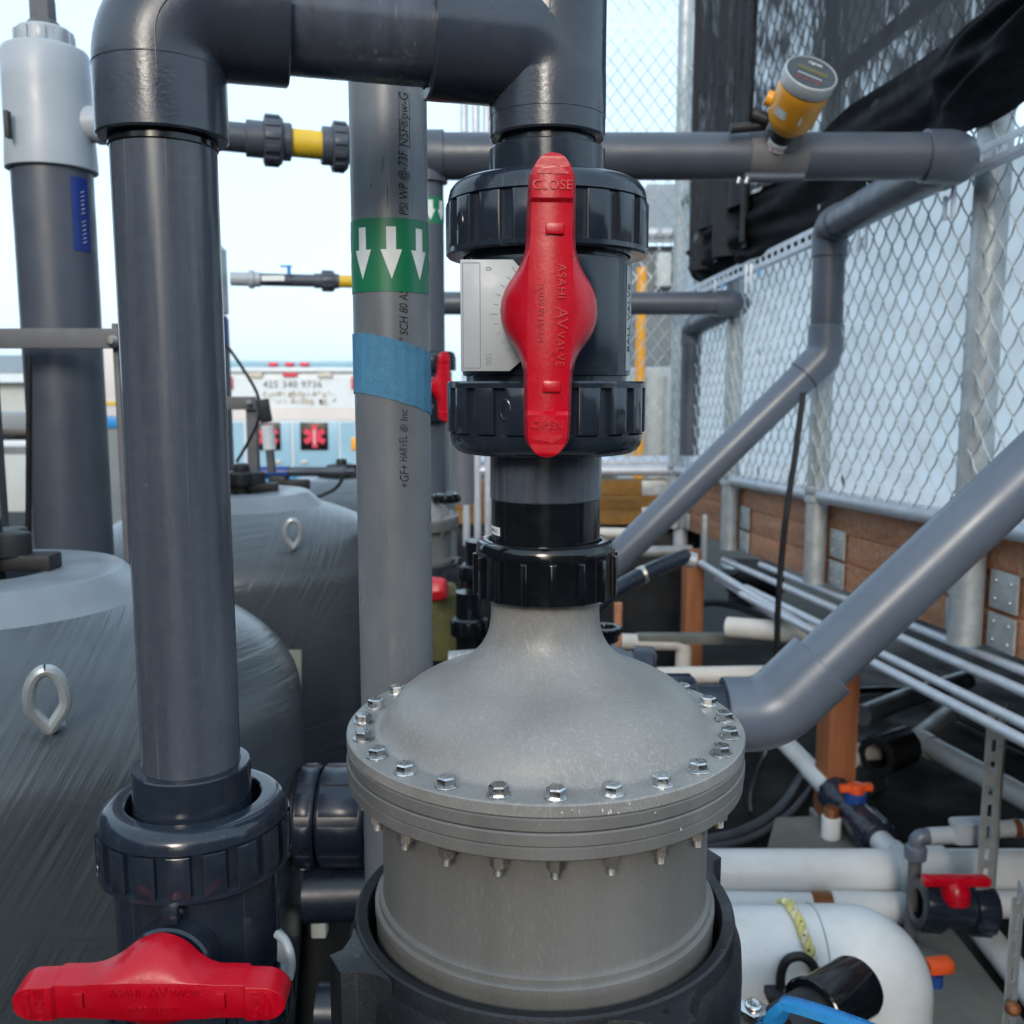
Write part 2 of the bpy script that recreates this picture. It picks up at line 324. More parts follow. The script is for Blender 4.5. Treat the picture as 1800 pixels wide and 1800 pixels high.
def custom_tank():
    """filament-wound vessel: resin-glossed rovings laid in crossing bands"""
    m = bpy.data.materials.new('tank_wound'); m.use_nodes = True
    t = m.node_tree; b = t.nodes['Principled BSDF']; L = t.links.new
    co = nd(t, 'ShaderNodeTexCoord')
    nw = nd(t, 'ShaderNodeTexNoise'); nw.inputs['Scale'].default_value = 5; nw.inputs['Detail'].default_value = 2
    L(co.outputs['Object'], nw.inputs['Vector'])
    vm = nd(t, 'ShaderNodeVectorMath', operation='MULTIPLY_ADD'); vm.inputs[1].default_value = (0.004, 0.004, 0.004)
    L(nw.outputs['Color'], vm.inputs[0]); L(co.outputs['Object'], vm.inputs[2])
    outs = []
    for k, (rot, sc) in enumerate((((0, 0.10, 0), (0.035, 0.035, 1)), ((0, 0.98, 0), (0.035, 0.035, 1)), ((0, -0.35, 0), (0.035, 0.035, 1)))):
        mp = nd(t, 'ShaderNodeMapping'); mp.vector_type = 'POINT'
        mp.inputs['Rotation'].default_value = rot
        m1 = nd(t, 'ShaderNodeMapping'); m1.inputs['Rotation'].default_value = (0, 0, -.5)
        m2 = nd(t, 'ShaderNodeMapping'); m2.inputs['Rotation'].default_value = (.22, 0, 0)
        L(vm.outputs['Vector'], m1.inputs['Vector']); L(m1.outputs['Vector'], m2.inputs['Vector']); L(m2.outputs['Vector'], mp.inputs['Vector'])
        ms = nd(t, 'ShaderNodeMapping'); ms.inputs['Scale'].default_value = sc; ms.inputs['Location'].default_value = (k * 3.1, 0, k * 1.7)
        L(mp.outputs['Vector'], ms.inputs['Vector'])
        nz = nd(t, 'ShaderNodeTexNoise'); nz.inputs['Scale'].default_value = 120; nz.inputs['Detail'].default_value = 3.5; nz.inputs['Roughness'].default_value = 0.6
        L(ms.outputs['Vector'], nz.inputs['Vector'])
        # band mask across the fibre direction
        ms2 = nd(t, 'ShaderNodeMapping'); ms2.inputs['Scale'].default_value = (0.02, 0.02, 1); ms2.inputs['Location'].default_value = (k * 7.3, 0, k * 0.37 + .2)
        L(mp.outputs['Vector'], ms2.inputs['Vector'])
        nm = nd(t, 'ShaderNodeTexNoise'); nm.inputs['Scale'].default_value = 5.0; nm.inputs['Detail'].default_value = 1
        L(ms2.outputs['Vector'], nm.inputs['Vector'])
        rm = nd(t, 'ShaderNodeMapRange'); rm.inputs['From Min'].default_value = 0.5; rm.inputs['From Max'].default_value = 0.54
        L(nm.outputs['Fac'], rm.inputs['Value'])
        outs.append((nz.outputs['Fac'], rm.outputs['Result']))
    val = outs[0][0]
    for f, mk in outs[1:]:
        mx = nd(t, 'ShaderNodeMix', data_type='FLOAT'); L(mk, mx.inputs['Factor']); L(val, mx.inputs[2]); L(f, mx.inputs[3]); val = mx.outputs[0]
    # the rovings show strongly in some patches and drown in resin in others
    pn = nd(t, 'ShaderNodeTexNoise'); pn.inputs['Scale'].default_value = 6; pn.inputs['Detail'].default_value = 3
    L(co.outputs['Object'], pn.inputs['Vector'])
    pq = nd(t, 'ShaderNodeMapRange'); pq.inputs['From Min'].default_value = 0.38; pq.inputs['From Max'].default_value = 0.6; pq.inputs['To Min'].default_value = 0.12
    L(pn.outputs['Fac'], pq.inputs['Value'])
    mx = nd(t, 'ShaderNodeMix', data_type='FLOAT'); L(pq.outputs['Result'], mx.inputs['Factor']); mx.inputs[2].default_value = 0.5; L(val, mx.inputs[3]); val = mx.outputs[0]
    rp = nd(t, 'ShaderNodeValToRGB')
    rp.color_ramp.elements[0].position = 0.30; rp.color_ramp.elements[0].color = (0.044, 0.053, 0.062, 1)
    rp.color_ramp.elements[1].position = 0.70; rp.color_ramp.elements[1].color = (0.080, 0.092, 0.103, 1)
    L(val, rp.inputs['Fac']); L(rp.outputs['Color'], b.inputs['Base Color'])
    b.inputs['Roughness'].default_value = 0.27
    bp = nd(t, 'ShaderNodeBump'); bp.inputs['Strength'].default_value = 0.75; bp.inputs['Distance'].default_value = 0.004
    L(val, bp.inputs['Height']); L(bp.outputs['Normal'], b.inputs['Normal'])
    MATS['tank_wound'] = m
custom_tank()
mat('tank_hatch', (0.19, 0.215, 0.24), rough=0.4, var=0.12, vscale=12, bump=0.08, bscale=120, rvar=0.12)

def custom_cloth(name='shade_cloth', lo=.04, hi=.5):
    """black knitted shade cloth: fine open knit, light comes through between the threads"""
    m = bpy.data.materials.new(name); m.use_nodes = True
    t = m.node_tree; b = t.nodes['Principled BSDF']; L = t.links.new
    o = t.nodes['Material Output']
    co = nd(t, 'ShaderNodeTexCoord')
    b.inputs['Base Color'].default_value = (0.012, 0.013, 0.017, 1)
    b.inputs['Roughness'].default_value = 0.75
    tr = nd(t, 'ShaderNodeBsdfTransparent')
    mp = nd(t, 'ShaderNodeMapping'); mp.inputs['Scale'].default_value = (1, 1, 0.35)
    L(co.outputs['Object'], mp.inputs['Vector'])
    nz = nd(t, 'ShaderNodeTexNoise'); nz.inputs['Scale'].default_value = 46; nz.inputs['Detail'].default_value = 5
    L(mp.outputs['Vector'], nz.inputs['Vector'])
    n2 = nd(t, 'ShaderNodeTexNoise'); n2.inputs['Scale'].default_value = 3.0; n2.inputs['Detail'].default_value = 2
    L(co.outputs['Object'], n2.inputs['Vector'])
    ad = nd(t, 'ShaderNodeMath', operation='ADD'); L(nz.outputs['Fac'], ad.inputs[0]); L(n2.outputs['Fac'], ad.inputs[1])
    r = nd(t, 'ShaderNodeMapRange'); r.inputs['From Min'].default_value = 0.95; r.inputs['From Max'].default_value = 1.25
    r.inputs['To Min'].default_value = lo; r.inputs['To Max'].default_value = hi
    L(ad.outputs[0], r.inputs['Value'])
    mx = nd(t, 'ShaderNodeMixShader'); L(r.outputs['Result'], mx.inputs[0]); L(b.outputs[0], mx.inputs[1]); L(tr.outputs[0], mx.inputs[2])
    L(mx.outputs[0], o.inputs['Surface'])
    MATS[name] = m
custom_cloth('shade_cloth', .02, .42)
custom_cloth('shade_cloth_dense', 0.03, 0.36)
mat('cloth_bunch', (0.005, 0.006, 0.008), rough=0.85, spec=.2, var=0.4, vscale=20, bump=0.4, bscale=200)

def custom_vinyl():
    m = bpy.data.materials.new('white_vinyl'); m.use_nodes = True
    t = m.node_tree; b = t.nodes['Principled BSDF']; L = t.links.new
    o = t.nodes['Material Output']
    b.inputs['Base Color'].default_value = (0.72, 0.77, 0.80, 1); b.inputs['Roughness'].default_value = 0.5
    tl = nd(t, 'ShaderNodeBsdfTranslucent'); tl.inputs['Color'].default_value = (0.95, 0.96, 0.95, 1)
    co = nd(t, 'ShaderNodeTexCoord')
    nz = nd(t, 'ShaderNodeTexNoise'); nz.inputs['Scale'].default_value = 4; nz.inputs['Detail'].default_value = 4
    L(co.outputs['Object'], nz.inputs['Vector'])
    rp = nd(t, 'ShaderNodeValToRGB')
    rp.color_ramp.elements[0].color = (0.66, 0.70, 0.72, 1); rp.color_ramp.elements[1].color = (0.86, 0.89, 0.90, 1); rp.color_ramp.elements[0].position = .34; rp.color_ramp.elements[1].position = .56
    L(nz.outputs['Fac'], rp.inputs['Fac']); L(rp.outputs['Color'], b.inputs['Base Color'])
    mx = nd(t, 'ShaderNodeMixShader'); mx.inputs[0].default_value = 0.74
    L(b.outputs[0], mx.inputs[1]); L(tl.outputs[0], mx.inputs[2]); L(mx.outputs[0], o.inputs['Surface'])
    MATS['white_vinyl'] = m
custom_vinyl()

# ---------------------------------------------------------------- mesh helpers
ORG = {}
def register(o, org):
    ORG[o.name] = Vector(org)
class MB:
    def __init__(self):
        self.v = []; self.f = []
    def add(self, vs, fs):
        b = len(self.v)
        self.v += [Vector(p) for p in vs]
        self.f += [tuple(i + b for i in f) for f in fs]
        return self
    def box(self, c, s, R=None):
        c = Vector(c); hx, hy, hz = s[0] / 2, s[1] / 2, s[2] / 2
        vs = [Vector((x, y, z)) for z in (-hz, hz) for y in (-hy, hy) for x in (-hx, hx)]
        if R is not None:
            vs = [R @ p for p in vs]
        vs = [p + c for p in vs]
        return self.add(vs, [(0, 2, 3, 1), (4, 5, 7, 6), (0, 1, 5, 4), (2, 6, 7, 3), (0, 4, 6, 2), (1, 3, 7, 5)])
    def lathe(self, prof, M=None, seg=48, a0=0.0, a1=2 * pi, closed=False):
        """prof: list of (r, h); revolve about local z"""
        M = M or Matrix.Identity(4)
        full = abs(a1 - a0 - 2 * pi) < 1e-6
        n = seg if full else seg + 1
        vs = []; fs = []
        rows = []
        for r, h in prof:
            if r <= 1e-7:
                rows.append([len(vs)]); vs.append(M @ Vector((0, 0, h)))
            else:
                row = []
                for i in range(n):
                    a = a0 + (a1 - a0) * i / seg
                    row.append(len(vs)); vs.append(M @ Vector((r * cos(a), r * sin(a), h)))
                rows.append(row)
        pairs = list(zip(rows[:-1], rows[1:]))
        if closed:
            pairs.append((rows[-1], rows[0]))
        for A, B in pairs:
            m = n if full else n - 1
            for i in range(m):
                j = (i + 1) % n
                if len(A) == 1 and len(B) == 1:
                    continue
                if len(A) == 1:
                    fs.append((A[0], B[j], B[i]))
                elif len(B) == 1:
                    fs.append((A[i], A[j], B[0]))
                else:
                    fs.append((A[i], A[j], B[j], B[i]))
        return self.add(vs, fs)
    def sweep(self, st, seg=24, cap=True):
        """st: list of (pos, tangent, radius)"""
        vs = []; fs = []
        t0 = Vector(st[0][1]).normalized()
        up = Vector((0, 0, 1)) if abs(t0.z) < 0.9 else Vector((0, 1, 0))
        x = t0.cross(up).normalized()
        rows = []
        pt = t0
        for p, t, r in st:
            t = Vector(t).normalized(); p = Vector(p)
            q = pt.rotation_difference(t)
            x = (q @ x); x = (x - t * x.dot(t)).normalized()
            y = t.cross(x)
            pt = t
            if r <= 1e-7:
                rows.append([len(vs)]); vs.append(p)
            else:
                row = []
                for i in range(seg):
                    a = 2 * pi * i / seg
                    row.append(len(vs)); vs.append(p + x * (r * cos(a)) + y * (r * sin(a)))
                rows.append(row)
        for A, B in zip(rows[:-1], rows[1:]):
            for i in range(seg):
                j = (i + 1) % seg
                if len(A) == 1 and len(B) == 1: continue
                if len(A) == 1: fs.append((A[0], B[j], B[i]))
                elif len(B) == 1: fs.append((A[i], A[j], B[0]))
                else: fs.append((A[i], A[j], B[j], B[i]))
        if cap:
            if len(rows[0]) > 1: fs.append(tuple(reversed(rows[0])))
            if len(rows[-1]) > 1: fs.append(tuple(rows[-1]))
        return self.add(vs, fs)
    def tube(self, pts, r, seg=16, cap=True, bend=0.0, nb=8):
        st = path(pts, bend, nb)
        return self.sweep([(p, t, r) for p, t in st], seg, cap)
    def rod(self, a, b, r, seg=16, cap=True, r2=None):
        a = Vector(a); b = Vector(b); t = (b - a)
        return self.sweep([(a, t, r), (b, t, r if r2 is None else r2)], seg, cap)
    def prism(self, poly, h0, h1, M):
        n = len(poly)
        vs = [M @ Vector((x, y, h0)) for x, y in poly] + [M @ Vector((x, y, h1)) for x, y in poly]
        fs = [tuple(range(n - 1, -1, -1)), tuple(range(n, 2 * n))]
        fs += [(i, (i + 1) % n, n + (i + 1) % n, n + i) for i in range(n)]
        return self.add(vs, fs)
    def arcpad(self, r0, r1, a0, a1, z0, z1, M, n=5, ch=0.0012):
        """raised pad on a cylinder with chamfered edges"""
        vs = []; fs = []
        da = ch / r1
        rings = []
        for (rr, aa0, aa1, zz0, zz1) in ((r0, a0, a1, z0, z1), (r1 - ch * .5, a0, a1, z0, z1), (r1, a0 + da, a1 - da, z0 + ch, z1 - ch)):
            ring = []
            for i in range(n + 1):
                a = aa0 + (aa1 - aa0) * i / n
                ring.append(len(vs)); vs.append(M @ Vector((rr * cos(a), rr * sin(a), zz0)))
            for i in range(n, -1, -1):
                a = aa0 + (aa1 - aa0) * i / n
                ring.append(len(vs)); vs.append(M @ Vector((rr * cos(a), rr * sin(a), zz1)))
            rings.append(ring)
        k = 2 * (n + 1)
        for A, B in zip(rings[:-1], rings[1:]):
            for i in range(k):
                j = (i + 1) % k
                fs.append((A[i], A[j], B[j], B[i]))
        T = rings[-1]
        for i in range(n):
            fs.append((T[i], T[i + 1], T[k - 2 - i], T[k - 1 - i]))
        return self.add(vs, fs)
    def grid(self, fn, nu, nv):
        vs = [fn(i / nu, j / nv) for j in range(nv + 1) for i in range(nu + 1)]
        fs = [(j * (nu + 1) + i, j * (nu + 1) + i + 1, (j + 1) * (nu + 1) + i + 1, (j + 1) * (nu + 1) + i) for j in range(nv) for i in range(nu)]
        return self.add(vs, fs)
    def build(self, name, m, parent=None, bevel=0.0, bseg=2, angle=32, smooth=True, org=None):
        if parent is not None:
            org = ORG[parent.name]
        elif org is None:
            org = Vector((0, 0, 0))
        org = Vector(org)
        me = bpy.data.meshes.new(name)
        me.from_pydata([tuple(p - org) for p in self.v], [], self.f)
        bm = bmesh.new(); bm.from_mesh(me)
        bmesh.ops.recalc_face_normals(bm, faces=bm.faces)
        if bevel > 0:
            es = [e for e in bm.edges if len(e.link_faces) == 2 and e.calc_face_angle(0) > radians(30)]
            bmesh.ops.bevel(bm, geom=es, offset=bevel, segments=bseg, affect='EDGES', profile=0.6, clamp_overlap=True)
        bm.to_mesh(me); bm.free()
        if smooth:
            me.shade_smooth()
            me.set_sharp_from_angle(angle=radians(angle))
        me.materials.append(MATS[m] if isinstance(m, str) else m)
        o = bpy.data.objects.new(name, me)
        COL.objects.link(o)
        if parent is not None:
            o.parent = parent
        else:
            o.location = org
        register(o, org)
        return o
def path(pts, bend=0.0, nb=8):
    pts = [Vector(p) for p in pts]
    out = []
    n = len(pts)
    if n == 2 or bend <= 0:
        for i, p in enumerate(pts):
            a = pts[max(0, i - 1)]; b = pts[min(n - 1, i + 1)]
            out.append((p, (b - a).normalized()))
        return out
    out.append((pts[0], (pts[1] - pts[0]).normalized()))
    for i in range(1, n - 1):
        a, b, c = pts[i - 1], pts[i], pts[i + 1]
        d0 = (b - a).normalized(); d1 = (c - b).normalized()
        ang = d0.angle(d1)
        if ang < 1e-3:
            out.append((b, d0)); continue
        L = min(bend * tan(ang / 2), (b - a).length * .49, (c - b).length * .49)
        R = L / tan(ang / 2)
        nrm = (d1 - d0 * d1.dot(d0)).normalized()
        cen = b - d0 * L + nrm * R
        for k in range(nb + 1):
            f = ang * k / nb
            pos = cen + d0 * (R * sin(f)) - nrm * (R * cos(f))
            tg = d0 * cos(f) + nrm * sin(f)
            out.append((pos, tg))
    out.append((pts[-1], (pts[-1] - pts[-2]).normalized()))
    return out
def smooth_path(pts, n=8):
    """Catmull-Rom through the points"""
    pts = [Vector(p) for p in pts]
    P_ = [pts[0]] + pts + [pts[-1]]
    o = []
    for i in range(1, len(P_) - 2):
        for k in range(n):
            t = k / n
            a, b, c, d = P_[i - 1], P_[i], P_[i + 1], P_[i + 2]
            o.append(0.5 * ((2 * b) + (c - a) * t + (2 * a - 5 * b + 4 * c - d) * t * t + (3 * b - a - 3 * c + d) * t ** 3))
    o.append(pts[-1])
    return o

def thing(name, label, cat, loc=(0, 0, 0), group=None):
    o = bpy.data.objects.new(name, None)
    o.empty_display_size = 0.05
    COL.objects.link(o)
    o.location = loc
    o['label'] = label; o['category'] = cat
    if group: o['group'] = group
    register(o, loc)
    return o
def tag(o, label, cat, group=None):
    o['label'] = label; o['category'] = cat
    if group: o['group'] = group
    return o
def structure(o):
    o['kind'] = 'structure'
    return o
def T(x, y, z):
    return Matrix.Translation((x, y, z))
def axis_matrix(p, d, up=None):
    """matrix whose local z runs along d from p"""
    d = Vector(d).normalized()
    up = Vector(up) if up is not None else (Vector((0, 0, 1)) if abs(d.z) < 0.95 else Vector((0, 1, 0)))
    x = up.cross(d).normalized(); y = d.cross(x)
    M = Matrix((x, y, d)).transposed().to_4x4()
    M.translation = Vector(p)
    return M
_font_cache = {}
def text_geo(body, size, depth, spacing=1.0, align='CENTER'):
    key = (body, size, depth, spacing, align)
    if key in _font_cache: return _font_cache[key]
    c = bpy.data.curves.new('txt', 'FONT')
    c.body = body; c.size = size; c.extrude = depth; c.align_x = align; c.align_y = 'CENTER'
    c.space_character = spacing; c.resolution_u = 3
    o = bpy.data.objects.new('txt', c)
    me = o.to_mesh()
    vs = [v.co.copy() for v in me.vertices]; fs = [tuple(p.vertices) for p in me.polygons]
    o.to_mesh_clear()
    bpy.data.objects.remove(o); bpy.data.curves.remove(c)
    _font_cache[key] = (vs, fs)
    return vs, fs
def add_text(mb, body, size, depth, fn, spacing=1.0, align='CENTER'):
    vs, fs = text_geo(body, size, depth, spacing, align)
    mb.add([fn(v) for v in vs], fs)
    return mb
def fitting(mb, corner, d0, d1, L0, L1, r, rin, bend, seg=32, nb=10, lip=0.0):
    """socket elbow: two straight sockets joined by a bend, open rims at both ends"""
    corner = Vector(corner); d0 = Vector(d0).normalized(); d1 = Vector(d1).normalized()
    st = path([corner + d0 * L0, corner, corner + d1 * L1], bend, nb)
    S = []
    p, t = st[0]
    S += [(p + t * 0.018, t, rin), (p, t, rin), (p, t, r - 0.0012), (p + t * 0.0012, t, r)]
    for p, t in st[1:-1]:
        S.append((p, t, r))
    p, t = st[-1]
    S += [(p - t * 0.0012, t, r), (p, t, r - 0.0012), (p, t, rin), (p - t * 0.018, t, rin)]
    mb.sweep(S, seg, cap=False)
    return mb
def socket(mb, a, b, r, rin, seg=32):
    a = Vector(a); b = Vector(b); t = (b - a).normalized()
    mb.sweep([(a + t * .012, t, rin), (a, t, rin), (a, t, r - .001), (a + t * .001, t, r), (b - t * .001, t, r), (b, t, r - .001), (b, t, rin), (b - t * .012, t, rin)], seg, False)
    return mb
# ---------------------------------------------------------------- setting: ground and floor
mb = MB(); S_ = 900
mb.add([(-S_, -S_, -1.05), (S_, -S_, -1.05), (S_, S_, -1.05), (-S_, S_, -1.05)], [(0, 1, 2, 3)])
structure(mb.build('ground', 'asphalt'))
mb = MB(); mb.box((-0.6, 1.0, -0.5), (5.0, 7.6, 1.0))
structure(mb.build('plant_floor', 'floor_wet', bevel=0.01))
mb = MB(); mb.box((3.3, 2.4, -.02), (2.8, 5.4, .02))
structure(mb.build('outer_floor', 'floor_wet'))

# added unseen walls darken reflections: two behind with a sun lane, one left
for c_, s_ in (((-4.5, -4.4, .70), (6.95, 3.6, 3.5)), ((4.2, -4.4, .70), (7.6, 3.6, 3.5)), ((-3.4, .3, .60), (1.6, 5.0, 3.3))):
    m = MB(); m.box(c_, s_); structure(m.build('light_blocker_wall', 'blocker_dark'))

# ---------------------------------------------------------------- hero axis
XC, YC = 0.0231, 0.66
XL, YL = -0.2055, 0.594
def E(z): return CZ + z       # height given relative to the eye

# ---------------------------------------------------------------- filter housing with bolted dome
def catmull(pr, n=5):
    q = smooth_path([Vector((r, 0, h)) for r, h in pr], n)
    return [(p.x, p.z) for p in q]
def filter_housing(label, X, Y, k=1.0, zoff=0.0, seg=96, nb=24, phase=1.0, group=None, plain=False):
    """k scales the whole unit; zoff moves it up or down"""
    zb = E(-0.60 * k + zoff)
    t = thing('filter_housing', label, 'filter housing', (X, Y, zb), group)
    M = T(X, Y, E(zoff)) @ Matrix.Scale(k, 4)
    prof = [(.0376, -.132), (.0376, -.15), (.0381, -.162), (.0402, -.172), (.0442, -.180), (.051, -.1878), (.060, -.1942), (.070, -.1990), (.080, -.2030),
            (.089, -.2072), (.097, -.2122), (.1035, -.2178), (.1085, -.2242), (.1125, -.2308), (.116, -.2350), (.1195, -.2363)]
    d = MB(); d.lathe(catmull(prof, 4), M, seg)
    dome = d.build('dome_lid', 'housing_grey', t, angle=60)
    h = 0.00872
    for i in range(4):
        z1 = -.2362 - i * h; z0 = z1 - h + 0.0004
        rr = (.1385, .1382, .1388, .1380)[i]
        c = .0009
        r = MB(); r.lathe([(.05, z1), (rr - c, z1), (rr, z1 - c), (rr, z0 + c), (rr - c, z0), (.05, z0)], M, seg)
        r.build('flange_plate', 'housing_grey' if i == 0 else 'housing_barrel', t)
    b = MB()
    b.lathe([(.1150, -.270), (.1150, -.352), (.1156, -.3545), (.1172, -.3552), (.1184, -.3565), (.1186, -.3600), (.1200, -.3604), (.1212, -.3616), (.1214, -.3672), (.1205, -.369), (.1205, -.42)], M, seg)
    b.build('barrel', 'housing_barrel', t)
    # bolts and nuts share their mesh
    if True:
        bm_ = MB()
        bm_.lathe([(0, .0010), (.0072, .0010), (.0075, .0006), (.0075, 0)], None, 20)
        hexp = [(.0060 * cos(pi / 3 * i), .0060 * sin(pi / 3 * i)) for i in range(6)]
        hexq = [(x * .86, y * .86) for x, y in hexp]
        bm_.prism(hexp, .0009, .0054, Matrix.Identity(4))
        nv = len(bm_.v)
        bm_.add([(x, y, .0054) for x, y in hexp] + [(x, y, .0064) for x, y in hexq], [(q, (q + 1) % 6, 6 + (q + 1) % 6, 6 + q) for q in range(6)] + [tuple(range(6, 12))])
        nm_ = MB()
        hexn = [(.0056 * cos(pi / 3 * i), .0056 * sin(pi / 3 * i)) for i in range(6)]
        nm_.lathe([(0, 0), (.0062, 0), (.0062, -.0022), (.003, -.0022)], None, 16)
        nm_.prism(hexn, -.0090, -.0024, Matrix.Identity(4))
        thr = []
        for q in range(6):
            z = -.0088 - q * .00115
            thr += [(.0031, z), (.0026, z - .0006)]
        thr.append((0, -.0158))
        nm_.lathe(thr, None, 12)
        bo = None; no = None
        for i in range(nb):
            a = radians(-90 + phase) + 2 * pi * i / nb
            if plain and sin(a) > 0.35: continue
            px_, py_ = .1278 * cos(a), .1278 * sin(a)
            if bo is None:
                bo = bm_.build('bolt', 'steel', None, angle=18); bme = bo.data
                no = nm_.build('nut', 'steel_dull', None); nme = no.data
                ob, on = bo, no
            else:
                ob = bpy.data.objects.new('bolt', bme); COL.objects.link(ob)
                on = bpy.data.objects.new('nut', nme); COL.objects.link(on)
            for o_, zz in ((ob, -.2362), (on, -.2711)):
                o_.parent = t
                o_.location = Vector((px_ * k, py_ * k, zz * k + E(zoff) - zb))
                o_.scale = (k * .98, k * .98, k * .98)
                o_.rotation_euler = (0, 0, random.uniform(0, 6))
    return t
main_h = filter_housing('grey domed filter housing with a ring of bolts, nearest, centre of the picture', XC, YC)

# scuffs and nicks on the flange edge: pale torn flakes
mb = MB()
for i in range(20):
    a = radians(random.uniform(-150, -40)); z = E(random.uniform(-.2365, -.268)); r = .1389
    if i < 9: a = radians(-80 + random.uniform(-8, 9)); z = E(-.238 - random.random() * .006)
    if 9 <= i < 17: a = radians(-143 + random.uniform(-5, 6)); z = E(-.2375 - random.random() * .008)
    l = random.uniform(.0006, .0022); wd = random.uniform(.0002, .0005)
    u = Vector((-sin(a), cos(a), 0)); n_ = Vector((cos(a), sin(a), 0)); c = Vector((XC, YC, z)) + n_ * r
    dz = Vector((0, 0, 1)) + u * random.uniform(-.5, .5)
    mb.add([c - u * wd, c + dz * l + n_ * .0001, c + u * wd + n_ * .0002, c - dz * l * .6], [(0, 3, 2, 1)])
mb.build('scuff_flakes', 'print_white', main_h, smooth=False)['kind'] = 'stuff'

# ---------------------------------------------------------------- black cast carrier ring round the barrel foot
def carrier(label, X, Y, k=1.0, zoff=0.0, seg=96):
    t = thing('carrier_ring', label, 'pump housing', (X, Y, 0))
    M = T(X, Y, E(zoff)) @ Matrix.Scale(k, 4)
    m = MB()
    m.lathe([(.123, -.47), (.1255, -.374), (.1270, -.3715), (.1335, -.3700), (.1352, -.3712), (.1362, -.376), (.1362, -.47)], M, seg)
    m.build('rim', 'black_cast', t)
    s = MB(); s.lathe([(.134, -.378), (.1405, -.392), (.1415, -.410), (.1400, -.60), (.10, -.62)], M, seg)
    s.lathe([(.05, -.60), (.09, -.60), (.09, (-E(zoff)) / k + .001), (.0, (-E(zoff)) / k + .001)], M, 32)
    s.build('skirt', 'black_cast', t)
    for a in (-151, -61, 29, 119):
        a = radians(a)
        R = Matrix.Rotation(a, 4, 'Z')
        l = MB()
        poly = [(.132, -.036), (.1385, -.024), (.148, -.0135), (.158, -.0115), (.158, .0115), (.148, .0135), (.1385, .024), (.132, .036)]
        l.prism(poly, -.50, -.3722, M @ R)
        o = l.build('lug', 'black_cast', t, bevel=.0016)
        hmb = MB(); hmb.lathe([(0, 0), (.0022, 0), (.0022, -.003)], M @ R @ T(.1425, 0, -.3720), 12)
        hmb.build('pin_hole', 'black_gloss', o)
    return t
carrier('black cast ring with lugs holding the foot of the central grey housing', XC, YC)

# ---------------------------------------------------------------- black union between dome and valve
def black_union(label, X, Y):
    t = thing('pipe_union', label, 'union', (X, Y, E(-.146)))
    M = T(X, Y, E(0))
    m = MB()
    m.lathe([(.0385, -.1435), (.0470, -.1435), (.0478, -.1428), (.0478, -.1150), (.0482, -.1140), (.0476, -.1085), (.0462, -.1062), (.0440, -.1052), (.0400, -.1050), (.0390, -.1060), (.0390, -.112)], M, 80)
    for i in range(16):
        a = radians(-90 + 4) + 2 * pi * i / 16
        m.arcpad(.0465, .0503, a - radians(2.9), a + radians(2.9), -.1428, -.1150, M, 3, .0008)
    m.build('union_nut', 'black_gloss', t)
    s = MB(); s.lathe([(.0374, -.150), (.0374, -.0772), (.0366, -.0764), (.0300, -.0764)], M, 72)
    sl = s.build('sleeve', 'black_gloss', t)
    st = MB(); st.lathe([(.03755, -.1005), (.03755, -.0948)], M, 6, radians(-172), radians(-146))
    k = st.build('sticker', 'print_white', sl)
    tx = MB()
    def wr(v): 
        a = radians(-159) + v.x / .0377
        return M @ Vector(((.0377 + v.z) * cos(a), (.0377 + v.z) * sin(a), -.0978 + v.y))
    add_text(tx, 'PVC-U', .0034, .00005, wr)
    tx.build('sticker_print', 'print_black', sl)
    return t
black_union('glossy black ribbed union between the dome neck and the ball valve', XC, YC)

